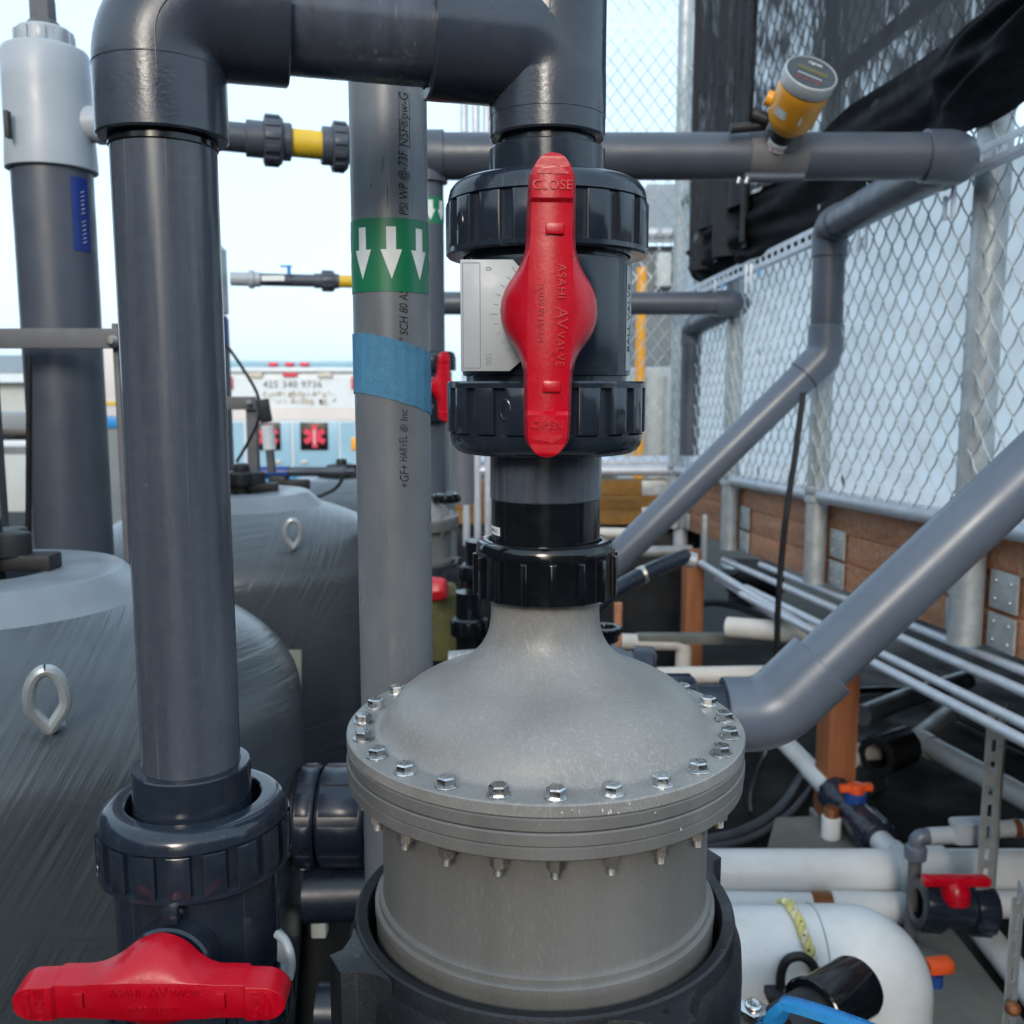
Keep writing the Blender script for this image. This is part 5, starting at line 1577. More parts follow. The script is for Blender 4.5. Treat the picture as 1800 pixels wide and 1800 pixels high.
for i, px in enumerate((1172, 1196)):
    a = P(px, 440, 6.0); b = P(px, 502, 6.0); w2 = MM(13 if i == 0 else 6, 470, 6.0)
    m = MB(); m.box((a.x, 6.12, (a.z + b.z) / 2), (w2 * 2, .1, abs(a.z - b.z))); m.build('vent_cover', 'shed_pale', sh, bevel=.02)
wt = thing('storage_tote', 'white storage tote standing behind the far end fence', 'tote', (P(1165, 780, 5.4).x, 5.6, -1.05))
a = P(1112, 645, 5.3); b = P(1226, 800, 5.3)
m = MB(); m.box(((a.x + b.x) / 2, 5.65, (a.z - 1.05) / 2), (b.x - a.x, .7, a.z + 1.05)); m.build('bin', 'shed_pale', wt, bevel=.03)
for px in (1140, 1170, 1200):
    m = MB(); c_ = P(px, 660, 5.28); m.box((c_.x, 5.285, (a.z - 1.0) / 2), (.012, .02, a.z + .9)); m.build('cage_bar', 'galv', wt)
# ---------------------------------------------------------------- near slanting pipe on the right
YD = 1.26
NP = thing('slanting_pipe', 'thick slate-grey pipe slanting up to the right edge, nearest of the slanting pipes', 'pipe', P(1350, 1260, YD))
CN = P(1352, 1255, YD); DN_ = P(1990, 655, YD); r_ = MM(53, 1100, YD)
dn_ = (DN_ - CN).normalized()
m = MB(); fitting(m, CN, (-1, 0, 0), dn_, .062, .098, r_ * 1.24, r_ * 1.01, .075, 56, 12); m.build('elbow', 'pvc_slate', NP)
m = MB(); m.rod(CN + dn_ * .08, DN_, r_, 64); m.build('pipe', 'pvc_slate', NP)
m = MB(); m.rod((P(1150, 1250, YD).x, YD, CN.z), (P(1300, 1255, YD).x, YD, CN.z), r_ * .98, 48); m.build('stub', 'navy', NP)
m = MB(); ribbed(m, (P(1160, 1245, YD).x, YD, CN.z), (P(1222, 1250, YD).x, YD, CN.z), r_ * 1.28, 14, 48); m.build('union_nut', 'navy', NP)
# black valve body and fittings between dome and union
VB = thing('hidden_valve', 'dark valve body peeking over the dome shoulder, below the slanting pipes', 'valve', P(1110, 1200, 1.34))
m = MB(); a = P(1010, 1200, 1.34); b = P(1160, 1210, 1.32); m.lathe([(0, 0), (.045, .002), (.05, .01), (.05, .08), (.058, .083), (.058, .11), (.045, .115)], axis_matrix(a, b - a), 32); m.build('body', 'navy', VB)
m = MB(); m.box(P(1105, 1165, 1.30), (.075, .05, .02), Matrix.Rotation(.45, 3, 'Y')); m.build('top_lever', 'pvc_slate', VB, bevel=.006)
KC = thing('open_cap', 'open-topped black threaded cap behind the dome neck', 'cap', P(1063, 1135, 1.2))
c_ = P(1062, 1128, 1.2)
m = MB(); m.lathe([(.010, 0), (.017, .001), (.0185, .003), (.0185, .014), (.0205, .015), (.0215, .018), (.0205, .020), (.0150, .020), (.0140, .018), (.0135, .004), (0, .003)], T(*c_), 32)
m.build('cap', 'black_gloss', KC)
for i in range(10):
    a = 2 * pi * i / 10
    q = MB(); q.box(c_ + Vector((.0212 * cos(a), .0212 * sin(a), .0155)), (.003, .004, .008), Matrix.Rotation(a, 3, 'Z')); q.build('grip_lug', 'black_gloss', KC, bevel=.0006)
m = MB(); m.rod(c_ - Vector((0, 0, .12)), c_ + Vector((0, 0, .002)), .009, 16); m.build('neck', 'navy', KC)
# navy hose arm with clamp
m = MB(); pts = smooth_path([P(1010, 1125, 1.9), P(1060, 1055, 1.9), P(1130, 1010, 1.95), P(1205, 978, 2.05)], 8)
m.tube(pts, .0165, 20); HA = m.build('bent_hose', 'navy', org=P(1010, 1125, 1.9)); tag(HA, 'short dark hose arm reaching right from behind the black union', 'hose')
m = MB(); q_ = P(1130, 1011, 1.95); m.rod(q_ - Vector((.008, 0, .002)), q_ + Vector((.008, 0, .004)), .0185, 20); m.build('hose_clamp', 'steel_dull', HA)
m = MB(); q_ = P(1211, 976, 2.05); m.rod(q_ - Vector((.014, 0, .006)), q_ + Vector((.014, 0, -.012)), .017, 16); m.build('hose_end', 'galv', HA)

# ---------------------------------------------------------------- timber posts
def wpost(label, px0, px1, y0, Yp, group='timber posts'):
    a = P(px0, y0, Yp); b = P(px1, y0, Yp)
    t = thing('timber_post', label, 'post', ((a.x + b.x) / 2, Yp, 0), group)
    m = MB(); wd = b.x - a.x
    m.box(((a.x + b.x) / 2, Yp + wd / 2, a.z / 2 + .001), (wd, wd, a.z), Matrix.Rotation(.12, 3, 'Z')); m.build('shaft', 'wood_post', t, bevel=.003)
    q = MB(); q.box(((a.x + b.x) / 2, Yp + wd / 2, .012), (wd * 1.25, wd * 1.25, .024)); q.build('base_plate', 'galv', t, bevel=.003)
    return t
wpost('reddish timber post standing right of the dome, below the slanting pipe', 1460, 1513, 1150, 2.6)
wp2 = wpost('far reddish timber post with a grey bracket, left of the black hanging cable', 1206, 1238, 970, 3.55)
m = MB(); a = P(1238, 905, 3.5); b = P(1238, 1000, 3.5); m.box((a + b) / 2, (.016, .03, abs(a.z - b.z))); m.build('bracket', 'galv', wp2, bevel=.002)

# galvanised tubes running from the far post
for i, (p0, p1, r) in enumerate((((1232, 990, 3.5), (1430, 1112, 2.5), .013), ((1262, 1016, 3.35), (1368, 1085, 2.75), .012))):
    a, b = P(*p0), P(*p1)
    m = MB(); m.rod(a, b, r, 16); o = m.build('conduit', 'galv_pale', org=a)
    tag(o, ('long pale conduit slanting down from the far timber post', 'short pale conduit just under the long slanting one')[i], 'conduit')

# perforated angle posts at lower right
def angle_post(label, px, py0, py1, Yp, wpx, pitch=.05, rot=.5):
    a = P(px, py0, Yp); b = P(px, py1, Yp)
    t = thing('slotted_post', label, 'post', (a.x, Yp, b.z), 'slotted steel posts')
    w_ = MM(wpx, (py0 + py1) / 2, Yp)
    R_ = Matrix.Rotation(rot, 3, 'Z')
    L = a.z - b.z
    # left flange is a ladder round the slots, right flange is plain
    m = MB()
    def fl(x0, x1, z0, z1): m.box(Vector((a.x, Yp, b.z)) + R_ @ Vector(((x0 + x1) / 2, 0, (z0 + z1) / 2)), (x1 - x0, .003, z1 - z0), R_)
    f1 = w_ * .55
    fl(-f1, -f1 * .66, 0, L); fl(-f1 * .34, 0, 0, L)
    z = 0
    while z < L - .01:
        fl(-f1 * .66, -f1 * .34, z, min(L, z + pitch * .42)); z += pitch
    m.build('slotted_flange', 'galv', t)
    R2 = Matrix.Rotation(rot + .75, 3, 'Z')
    m = MB(); m.box(Vector((a.x, Yp, b.z)) + R2 @ Vector((w_ * .40, 0, L / 2)), (w_ * .8, .003, L), R2); m.build('plain_flange', 'galv', t)
    return t
angle_post('slotted steel post hanging at the right edge above the white pipes', 1766, 1248, 1598, 1.92, 62, .047, .25)
angle_post('slotted steel post at the lower right corner, nearest of the two', 1800, 1570, 1830, 1.45, 60, .045)
m = MB(); c_ = P(1780, 1772, 1.42); m.lathe([(0, .010), (.006, .0098), (.011, .006), (.012, 0)], axis_matrix(c_, (-.3, -1, .3)), 20); o = m.build('rusty_bolt', 'copper_strap', org=c_); tag(o, 'rusty round bolt head at the lower right corner', 'bolt')

# ---------------------------------------------------------------- concrete plinth strips on the floor
def slab(label, quad, h):
    pts = [PZ(px, py, h) for px, py in quad]
    m = MB(); m.add(pts + [Vector((p.x, p.y, .001)) for p in pts], [(0, 1, 2, 3), (4, 7, 6, 5), (0, 4, 5, 1), (1, 5, 6, 2), (2, 6, 7, 3), (3, 7, 4, 0)])
    c = sum(pts, Vector()) / 4
    o = m.build('concrete_plinth', 'concrete', org=(c.x, c.y, 0), bevel=.006); tag(o, label, 'plinth', 'concrete plinths')
slab('pale concrete plinth under the capped white pipe stub', ((1362, 1436), (1478, 1432), (1545, 1520), (1330, 1560)), .05)
slab('mossy concrete plinth strip running to the lower right corner', ((1585, 1640), (1672, 1628), (1830, 1830), (1640, 1900)), .04)
slab('long concrete plinth beneath the two parallel white pipes', ((1240, 1500), (1600, 1480), (1640, 1660), (1240, 1680)), .03)

# ---------------------------------------------------------------- white pipes
def wp(label, pts, r, mat_='white_pvc', bend=0, extra=None, name='white_pipe', group='white pipes'):
    c = pts[0]
    t = thing(name, label, 'pipe', (c.x, c.y, max(0, min(p.z for p in pts) - r)), group)
    m = MB(); m.tube(pts, r, 36, True, bend, 10); m.build('pipe', mat_, t)
    for a, b, k in (extra or []):
        q = MB(); socket(q, a, b, r * k, r * .99, 36); q.build('socket', mat_, t)
    return t
z4 = .105; rm = .052
a = PZ(1150, 1532, z4); b = PZ(1900, 1522, z4); b.y = a.y
cpx = lambda px: at_px(a, b, px)
mainp = wp('thickest long white pipe lying level at lower right', [a, b], rm, extra=[(cpx(1572), cpx(1660), 1.13)])
# slanting branch with valve
tee = cpx(1600); s0 = PZ(1392, 1318, .13); tee2 = Vector((tee.x, tee.y, z4))
br = wp('white pipe slanting from the level pipe up to the orange-handled valve', [tee2, s0 + (s0 - tee2) * .15], .0285)
dbr = (s0 - tee2).normalized()
def on(px): return at_px(s0, tee2, px)
q = MB(); socket(q, on(1425), on(1470), .0325, .028); q.build('socket', 'white_pvc', br)
q = MB(); socket(q, tee2 + dbr * .04, tee2 + dbr * .09, .034, .028); q.build('socket', 'white_pvc', br)
OV = thing('orange_valve', 'black ball valve with orange handle and blue collar on the slanting white pipe', 'valve', on(1500))
q = MB(); ribbed(q, on(1466), on(1496), .047, 12); q.build('union_nut', 'navy', OV)
q = MB(); q.rod(on(1490), on(1522), .042, 32); q.build('body', 'navy', OV)
q = MB(); ribbed(q, on(1518), on(1548), .047, 12); q.build('union_nut', 'navy', OV)
vc = on(1502)
q = MB(); q.rod(vc + Vector((0, 0, .03)), vc + Vector((0, 0, .062)), .028, 24); q.build('collar', 'blue_dark', OV)
q = MB(); q.box(vc + Vector((.0, 0, .074)), (.088, .024, .018), Matrix.Rotation(-.06, 3, 'Y')); q.rod(vc + Vector((0, 0, .05)), vc + Vector((0, 0, .085)), .022, 20); q.build('handle', 'orange', OV, bevel=.006)
# second, thinner pipe with an end cap and a brown strap
a2 = PZ(1180, 1588, .06); b2 = PZ(1602, 1606, .06); b2.y = a2.y - .02
sp2 = wp('thinner white pipe with end cap in front of the thickest one', [a2, at_px(a2, b2, 1585)], .030)
q = MB(); p_, q_ = at_px(a2, b2, 1462), at_px(a2, b2, 1598); tt = (q_ - p_).normalized()
q.sweep([(p_, tt, .03), (p_, tt, .0355), (lerp(p_, q_, .92), tt, .0355), (q_, tt, .029), (q_, tt, 0)], 36); q.build('end_cap', 'white_pvc', sp2)
q = MB(); ring(q, a2, b2, 1425, 1462, .0308); q.build('brown_strap', 'copper_strap', sp2)
q = MB(); p_ = at_px(a2, b2, 1443); q.box(p_ + Vector((0, -.0295, .012)), (.028, .004, .016)); q.build('strap_sticker', 'print_white', sp2)
# big white elbow
zb = .30; rb = .089
c1 = PZ(1200, 1690, zb); cn = PZ(1548, 1702, zb); cn.y = c1.y
big = thing('big_white_elbow', 'big white pipe elbow turning towards the viewer at lower right', 'pipe', (cn.x, cn.y, 0), 'white pipes')
m = MB(); st = path([c1, at_px(c1, cn, 1440)], 0); m.tube([c1, at_px(c1, cn, 1440)], rb, 56); m.build('pipe', 'white_pvc', big)
m = MB(); j_ = at_px(c1, cn, 1432)
m.tube([j_, cn, Vector((cn.x, cn.y, .003))], rb * 1.012, 56, True, .165, 20); m.build('elbow', 'white_pvc', big)
q = MB(); dd = Vector((1, 0, 0)); q.lathe([(rb * 1.0, -.0015), (rb * 1.024, 0), (rb * 1.0, .0015)], axis_matrix(j_ + Vector((-.001, 0, 0)), dd), 56); q.build('joint_line', 'galv', big)
# purple primer marks on the elbow's crown
for px, py, r in ((1505, 1628, .011), (1513, 1656, .005)):
    o_ = Vector((0, 0, CZ)); d_ = (P(px, py, 1.0) - o_).normalized()
    # march along the sight line to the elbow surface (torus arc)
    cen = Vector((cn.x - .165, cn.y, zb - .165))
    s_ = 1.2
    for _ in range(200):
        q_ = o_ + d_ * s_; v_ = q_ - cen; rad = sqrt(v_.x ** 2 + v_.z ** 2)
        dist = sqrt((rad - .165) ** 2 + v_.y ** 2) - rb * 1.012
        if dist < .0006: break
        s_ += dist * .8
    v_ = q_ - cen; rad = sqrt(v_.x ** 2 + v_.z ** 2); ring_c = cen + Vector((v_.x, 0, v_.z)) * (.165 / rad)
    n_ = (q_ - ring_c).normalized()
    m = MB(); M2 = axis_matrix(q_ + n_ * .0008, n_)
    for k in range(7):
        a_ = random.uniform(0, 6.28); rr2 = random.uniform(0, r)
        c2 = Vector((rr2 * cos(a_), rr2 * sin(a_) * .6, 0)); w2 = random.uniform(.2, .45) * r
        m.add([M2 @ (c2 + Vector((w2 * cos(b_), w2 * .5 * sin(b_), .0001 * k))) for b_ in (0, 1, 2.1, 3.1, 4.2, 5.3)], [(0, 1, 2, 3, 4, 5)])
    o = m.build('primer_mark', 'primer_violet', big, smooth=False); o['kind'] = 'stuff'
# rope loop and black ring
RPE = thing('yellow_rope', 'yellow and black flecked rope looped over the big white pipe', 'rope', PZ(1392, 1600, zb + rb))
def on_big(px, ang, d=0.0):
    p = at_px(c1, cn, px)
    return p + Vector((0, -sin(ang) * (rb + d), cos(ang) * (rb + d)))
px_list = [(1388, -.9), (1387, -.4), (1388, .0), (1392, .45), (1397, .85), (1401, 1.2), (1406, 1.5)]
for k in range(3):
    m = MB(); pts = []
    base_ = smooth_path([on_big(px, a, .006) for px, a in px_list], 10)
    for i, p in enumerate(base_):
        th_ = i * .55 + k * 2 * pi / 3
        pts.append(p + Vector((.0050 * cos(th_), -.002 - .003 * sin(th_), .003 * sin(th_))))
    m.tube(pts, .0042 + .0006 * k, 8); m.build('strand', 'rope' if k != 1 else 'rope_pale', RPE)
m = MB()
for i in range(9):
    p = base_[4 + i * 6] if 4 + i * 6 < len(base_) else base_[-1]
    m.box(p + Vector((random.uniform(-.004, .004), -.0068, .003)), (.004, .003, .009), Matrix.Rotation(random.uniform(-.5, .5), 3, 'Y'))
fl_ = m.build('black_fleck', 'rope_dark', RPE, bevel=.001); fl_['kind'] = 'stuff'
Yr = on_big(1405, 1.4).y - .012
m = MB(); pts = [P(1374, 1748, Yr), P(1372, 1722, Yr), P(1376, 1700, Yr), P(1386, 1686, Yr), P(1404, 1681, Yr), P(1418, 1686, Yr), P(1430, 1698, Yr), P(1434, 1712, Yr), P(1434, 1748, Yr)]
m.tube(smooth_path(pts, 5), .0072, 12); o = m.build('carrying_ring', 'black_rubber', org=P(1404, 1748, Yr)); tag(o, 'black ring handle hanging from the yellow rope', 'ring')
# black hose coupling
HC = thing('hose_coupling', 'black stepped hose coupling in front of the big white elbow', 'coupling', P(1460, 1790, 1.02))
a = P(1368, 1818, 1.10); b = P(1508, 1732, 1.20)
ax = (b - a); L = ax.length
m = MB(); m.lathe([(.020, 0), (.030, .002), (.033, .01), (.0335, L * .48), (.030, L * .5)], axis_matrix(a, ax), 40); m.build('tail', 'black_rubber', HC)
m = MB(); m.lathe([(.034, L * .40), (.0415, L * .405), (.0425, L * .44), (.040, L * .46), (.0405, L * .96), (.038, L), (0, L)], axis_matrix(a, ax), 48); m.build('sleeve', 'black_gloss', HC)
m = MB(); m.lathe([(.0428, L * .40), (.0445, L * .41), (.0445, L * .43), (.0428, L * .44)], axis_matrix(a, ax), 48); m.build('rim', 'black_gloss', HC)
m = MB(); c_ = P(1375, 1748, Yr - .005); m.box(c_, (.05, .03, .014)); m.build('latch_block', 'black_rubber', HC, bevel=.003)
# steel lever valve with blue handle
LV = thing('lever_valve', 'steel ball valve with a long blue lever at the bottom right', 'valve', P(1322, 1850, .86))
c_ = P(1323, 1790, .86)
m = MB(); hexp = [(.0135 * cos(pi / 3 * i + .3), .0135 * sin(pi / 3 * i + .3)) for i in range(6)]
MX = axis_matrix(c_, (0, -.12, 1))
m.prism(hexp, -.001, .0125, MX); m.lathe([(.0085, .0125), (.0085, .0165), (.0065, .018), (.0045, .018), (.0045, .0172), (0, .0172)], MX, 20); m.build('stem_nut', 'steel', LV, bevel=.0012)
m = MB(); m.lathe([(.026, -.06), (.028, -.02), (.022, -.012), (.012, -.010), (.011, 0)], MX, 32); m.rod(c_ + Vector((-.07, .01, -.05)), c_ + Vector((.07, -.01, -.05)), .025, 32); m.build('body', 'steel_dull', LV)
m = MB()
ctr = [P(1322, 1800, .86), P(1350, 1795, .855), P(1368, 1768, .85), P(1385, 1757, .848), P(1470, 1782, .83), P(1560, 1815, .81), P(1640, 1842, .79)]
wds = [.013, .012, .0105, .0115, .0125, .0125, .0125]
cs = smooth_path(ctr, 6); ws = [p.x for p in smooth_path([Vector((w_, 0, 0)) for w_ in wds], 6)]
vs = []; fs = []
for i, (p, w_) in enumerate(zip(cs, ws)):
    t_ = (cs[min(len(cs) - 1, i + 1)] - cs[max(0, i - 1)]).normalized()
    side = t_.cross(Vector((0, .35, 1))).normalized(); nn = side.cross(t_).normalized()
    if nn.z < 0: nn = -nn
    for s_, h in ((-1, 0), (-1, -.008), (-.82, -.0085), (-.82, -.002), (.82, -.002), (.82, -.0085), (1, -.008), (1, 0), (.8, .0012), (-.8, .0012)):
        vs.append(p + side * (w_ * s_) + nn * h)
n = 10
for i in range(len(cs) - 1):
    for j in range(n):
        fs.append((i * n + j, i * n + (j + 1) % n, (i + 1) * n + (j + 1) % n, (i + 1) * n + j))
k0 = 11
m.add(vs, fs); lv = m.build('lever', 'lever_blue', LV, angle=50)
tx = MB()
p0 = P(1420, 1766, .842); p1 = P(1540, 1806, .816); tdir = (p1 - p0).normalized()
sd2 = Vector((0, 0, 1)).cross(tdir).normalized(); nn = tdir.cross(sd2).normalized()
if nn.z < 0: nn = -nn
upv = nn.cross(tdir)
add_text(tx, 'BALL VALVE', .0085, .0003, lambda v: lerp(p0, p1, .42) + tdir * v.x + upv * v.y + nn * (.0016 + v.z))
tx.build('lever_lettering', 'lever_blue', lv)

# conduit body, grey elbow and grey drop pipe
CB = thing('junction_box', 'pale grey conduit box with a lid above the white pipes', 'conduit', P(1615, 1680, 1.98), 'conduits')
Yq = 1.98
a = P(1668, 1478, Yq); b = P(1752, 1448, Yq)
m = MB(); outl = []
w_ = (b.x - a.x) / 2; dpt = .021
for i in range(28):
    th = 2 * pi * i / 28
    outl.append(((w_ - .02) * (1 if cos(th) > 0 else -1) + .02 * cos(th), dpt * sin(th)))
Mq = T((a.x + b.x) / 2, Yq, a.z) @ Matrix.Rotation(.06, 4, 'Z')
hh = b.z - a.z
m.prism(outl, 0, hh, Mq); m.build('box', 'light_pvc', CB, bevel=.002)
m = MB(); m.prism([(x * 1.05, y * 1.08) for x, y in outl], hh + .0005, hh + .007, Mq); m.build('lid', 'light_pvc', CB, bevel=.002)
e0 = P(1668, 1468, Yq); e1 = P(1622, 1470, Yq); e2_ = P(1612, 1500, Yq); e3 = P(1614, 1690, Yq)
m = MB(); m.tube([e0 + Vector((.01, 0, 0)), e1 + Vector((.012, 0, 0))], .0185, 24); m.build('arm', 'light_pvc', CB)
m = MB(); m.tube([e1 + Vector((.02, 0, 0)), P(1610, 1470, Yq), P(1610, 1506, Yq)], .0165, 24, True, .03, 8); m.build('elbow', 'pvc_slate', CB)
m = MB(); g0 = P(1610, 1488, Yq); m.lathe([(.016, .004), (.022, 0), (.024, -.006), (.023, -.026), (.016, -.032)], T(*g0), 24); m.build('fitting_nut', 'pvc_slate', CB)
m = MB(); m.rod(g0 - Vector((0, 0, .02)), Vector((g0.x, Yq, .001)), .0142, 24); m.build('drop_pipe', 'frp', CB)
m = MB(); m.rod(P(1752, 1458, Yq), P(1800, 1455, Yq), .018, 20); m.build('arm', 'light_pvc', CB)
m = MB(); ring(m, P(1752, 1458, Yq), P(1810, 1455, Yq), 1780, 1792, .0205, 20); m.build('brown_strap', 'copper_strap', CB)
# black valve with red handle
RV = thing('red_handle_valve', 'large black valve with a red handle beside the grey drop pipe', 'valve', P(1685, 1650, 1.93))
a = P(1612, 1588, 1.93); b = P(1742, 1598, 1.93); ax = b - a; L = ax.length; Mv = axis_matrix(a, ax)
m = MB(); m.lathe([(.03, 0), (.050, .001), (.054, .004), (.054, L * .30), (.046, L * .31), (.046, L * .68), (.054, L * .69), (.054, L * .95), (.048, L), (.03, L)], Mv, 40); m.build('body', 'navy', RV)
for f in (.02, .70):
    q = MB()
    for i in range(12):
        a_ = 2 * pi * i / 12; q.arcpad(.053, .057, a_ - .12, a_ + .12, L * f, L * (f + .26), Mv, 2, .001)
    q.build('grip_ribs', 'navy', RV)
hc = P(1680, 1548, 1.90)
q = MB(); q.box(hc, (MM(118, 1548, 1.9), .028, .020)); q.build('handle', 'red', RV, bevel=.008, bseg=3)
q = MB(); q.lathe([(.030, -.045), (.030, -.02), (.022, -.004), (.012, .004), (0, .005)], T(*hc), 24); q.build('handle_hub', 'red', RV)
# pipe leaving the valve to the lower right, and others
wp('white pipe running down from the red-handled valve to the right edge', [PZ(1722, 1630, .05), PZ(1850, 1790, .05)], .030)
wp('short white pipe stub behind the lower slotted post', [PZ(1690, 1592, .07), PZ(1850, 1588, .07)], .030)
# upper pair with an elbow under the conduits
a = PZ(1612, 1300, .09); b = PZ(1830, 1418, .09); c_ = PZ(1668, 1255, .09)
ue = wp('white elbowed pipe in the shade below the conduits', [c_, a, b], .034, 'white_pvc', .05)
dq = (b - a).normalized(); q = MB(); socket(q, a + dq * .03, a + dq * .075, .039, .034); q.build('socket', 'white_pvc', ue)
wp('shaded grey pipe behind the white elbowed pipe', [PZ(1515, 1258, .12), PZ(1585, 1230, .12), PZ(1700, 1195, .14)], .036, 'pvc_dusty', .2)
wp('pale pipe end with black coupling beside the timber post', [PZ(1495, 1330, .07), PZ(1545, 1318, .07)], .036, 'cream_pvc')
m = MB(); ribbed(m, PZ(1540, 1330, .10), PZ(1590, 1310, .10), .062, 12); o = m.build('coupling', 'black_rubber', org=PZ(1560, 1340, 0)); tag(o, 'black ribbed coupling right of the timber post', 'coupling')
wp('open-ended pale pipe under the long slanting conduit', [P(1280, 1102, 2.9), P(1480, 1118, 2.7)], MM(18, 1102, 2.9), 'cream_pvc')
wp('far pale pipe left of the far timber post', [P(1060, 1127, 3.1), P(1202, 1130, 3.1), P(1200, 1200, 3.1)], MM(14, 1130, 3.1), 'cream_pvc', .03)
wp('pale pipe passing behind the foot of the far timber post', [P(1150, 1188, 2.6), P(1400, 1184, 2.6)], MM(15, 1188, 2.6), 'cream_pvc')
wp('pale pipe low under the far end beam', [P(1040, 936, 3.9), P(1135, 938, 3.9)], MM(9, 936, 3.9), 'cream_pvc')
wp('dull grey pipe crossing behind the dark hose arm', [P(1060, 972, 3.7), P(1215, 968, 3.75)], MM(10, 960, 3.6), 'galv')
m = MB(); m.box(P(1320, 1122, 3.1), (.75, .05, .03)); o = m.build('floor_rail', 'concrete', org=P(1320, 1122, 3.1), bevel=.004); tag(o, 'low pale rail behind the open-ended pipe', 'rail')
m = MB(); m.rod(P(1087, 1060, 2.7), Vector((P(1087, 1060, 2.7).x, 2.7, .001)), .012, 12); o = m.build('tan_stake', 'wood', org=P(1087, 1170, 2.7)); tag(o, 'thin tan stake behind the dome neck', 'stake')
m = MB(); c_ = P(1424, 1172, 2.4); m.box(c_, (.05, .03, .018)); o = m.build('blue_valve', 'lever_blue', org=c_, bevel=.004); tag(o, 'small blue valve handle below the hanging black cable', 'valve')
st_ = thing('pipe_stub', 'short upright white stub with threaded end on the concrete plinth', 'pipe', PZ(1460, 1475, .05))
c_ = PZ(1460, 1472, .05)
m = MB(); m.lathe([(.024, 0), (.0255, .002), (.0255, .058), (.024, .06), (.018, .06)], T(*c_), 28); m.build('stub', 'white_pvc', st_)
m = MB(); thr = []
for q_ in range(7): thr += [(.0205, .058 + q_ * .004), (.019, .060 + q_ * .004)]
thr.append((0, .086)); m.lathe(thr, T(*c_), 24); m.build('threaded_end', 'copper_strap', st_)
m = MB(); c_ = P(1652, 1697, 1.7); m.box(c_, (.048, .03, .026), Matrix.Rotation(-.1, 3, 'Y')); o = m.build('orange_lever_valve', 'orange', org=c_, bevel=.008); tag(o, 'orange valve handle behind the big white elbow', 'valve')
m = MB(); c_ = P(1646, 1724, 1.7); m.lathe([(.0, -.012), (.012, -.011), (.012, .012), (0, .012)], T(*c_), 16); m.build('stem', 'blue_dark', o)

# ---------------------------------------------------------------- hoses and cables
def cable(label, pts, r, m_='cable', name='cable', cat='cable'):
    q = MB(); q.tube(smooth_path(pts, 8), r, 10); o = q.build(name, m_, org=pts[-1]); tag(o, label, cat, 'cables and hoses'); return o
cable('black cable hanging from the far slanting pipe to the floor', [P(1412, 690, 2.42), P(1398, 800, 2.4), P(1380, 920, 2.38), P(1368, 1060, 2.36), P(1366, 1170, 2.34)], .0080)
cable('thicker grey hose curving across the floor behind the flange', [PZ(1235, 1478, .03), PZ(1300, 1462, .03), PZ(1365, 1425, .03), PZ(1405, 1370, .03), PZ(1420, 1340, .03)], .0135, 'cable_grey', 'hose', 'hose')
cable('thinner grey hose curving below the thicker one', [PZ(1235, 1492, .02), PZ(1310, 1476, .02), PZ(1375, 1440, .02), PZ(1420, 1392, .02), PZ(1440, 1350, .02)], .0100, 'cable_grey', 'hose', 'hose')
cable('black cable dropping behind the elbow to the floor', [PZ(1350, 1310, .1), PZ(1335, 1350, .04), PZ(1318, 1395, .02), PZ(1318, 1430, .02)], .0085)
cable('black cable looping from the strut frame bolt beside the ambulance', [P(398, 606, 2.6), P(425, 645, 2.6), P(452, 692, 2.6), P(456, 730, 2.6), P(440, 770, 2.6), P(416, 812, 2.6)], .0042)
cable('thin black cable standing beside the far-left column', [P(52, 625, 1.45), P(51, 780, 1.45), P(50, 945, 1.45)], .0045)
m = MB(); m.box(P(465, 722, 2.58), (.03, .025, .062), Matrix.Rotation(-.15, 3, 'Y')); o = m.build('cable_connector', 'black_rubber', org=P(465, 722, 2.58), bevel=.005); tag(o, 'black cable connector hanging in front of the ambulance window', 'connector')
m = MB(); m.rod(P(470, 748, 2.58), P(474, 790, 2.58), .017, 16); o = m.build('cable_plug', 'print_white', org=P(472, 770, 2.58)); tag(o, 'white cable plug below the black connector', 'plug')
m = MB(); m.rod(P(474, 788, 2.7), P(478, 830, 2.7), .012, 16); o = m.build('plug_stem', 'frp', org=P(476, 810, 2.7)); tag(o, 'dark stem under the white cable plug', 'stem')
ba = thing('boom_arm', 'grey horizontal arm with blue sleeve above the far tanks', 'arm', P(520, 835, 3.2))
m = MB(); m.rod(P(500, 829, 3.2), P(608, 829, 3.2), MM(8.5, 829, 3.2), 20); m.rod(P(606, 829, 3.2), P(624, 828, 3.2), MM(5, 829, 3.2), 12); m.build('arm', 'pvc_far', ba)
m = MB(); m.rod(P(452, 831, 3.2), P(508, 830, 3.2), MM(11, 829, 3.2), 20); m.build('sleeve', 'blue_dark', ba)
m = MB(); m.box(P(490, 848, 3.2), (.06, .05, .05)); m.box(P(520, 852, 3.2), (.09, .05, .035)); m.build('mount', 'black_rubber', ba, bevel=.008)
cable('thin black cable dangling from the end of the grey arm', [P(604, 838, 3.15), P(590, 858, 3.15), P(562, 872, 3.15), P(540, 876, 3.15)], .006)

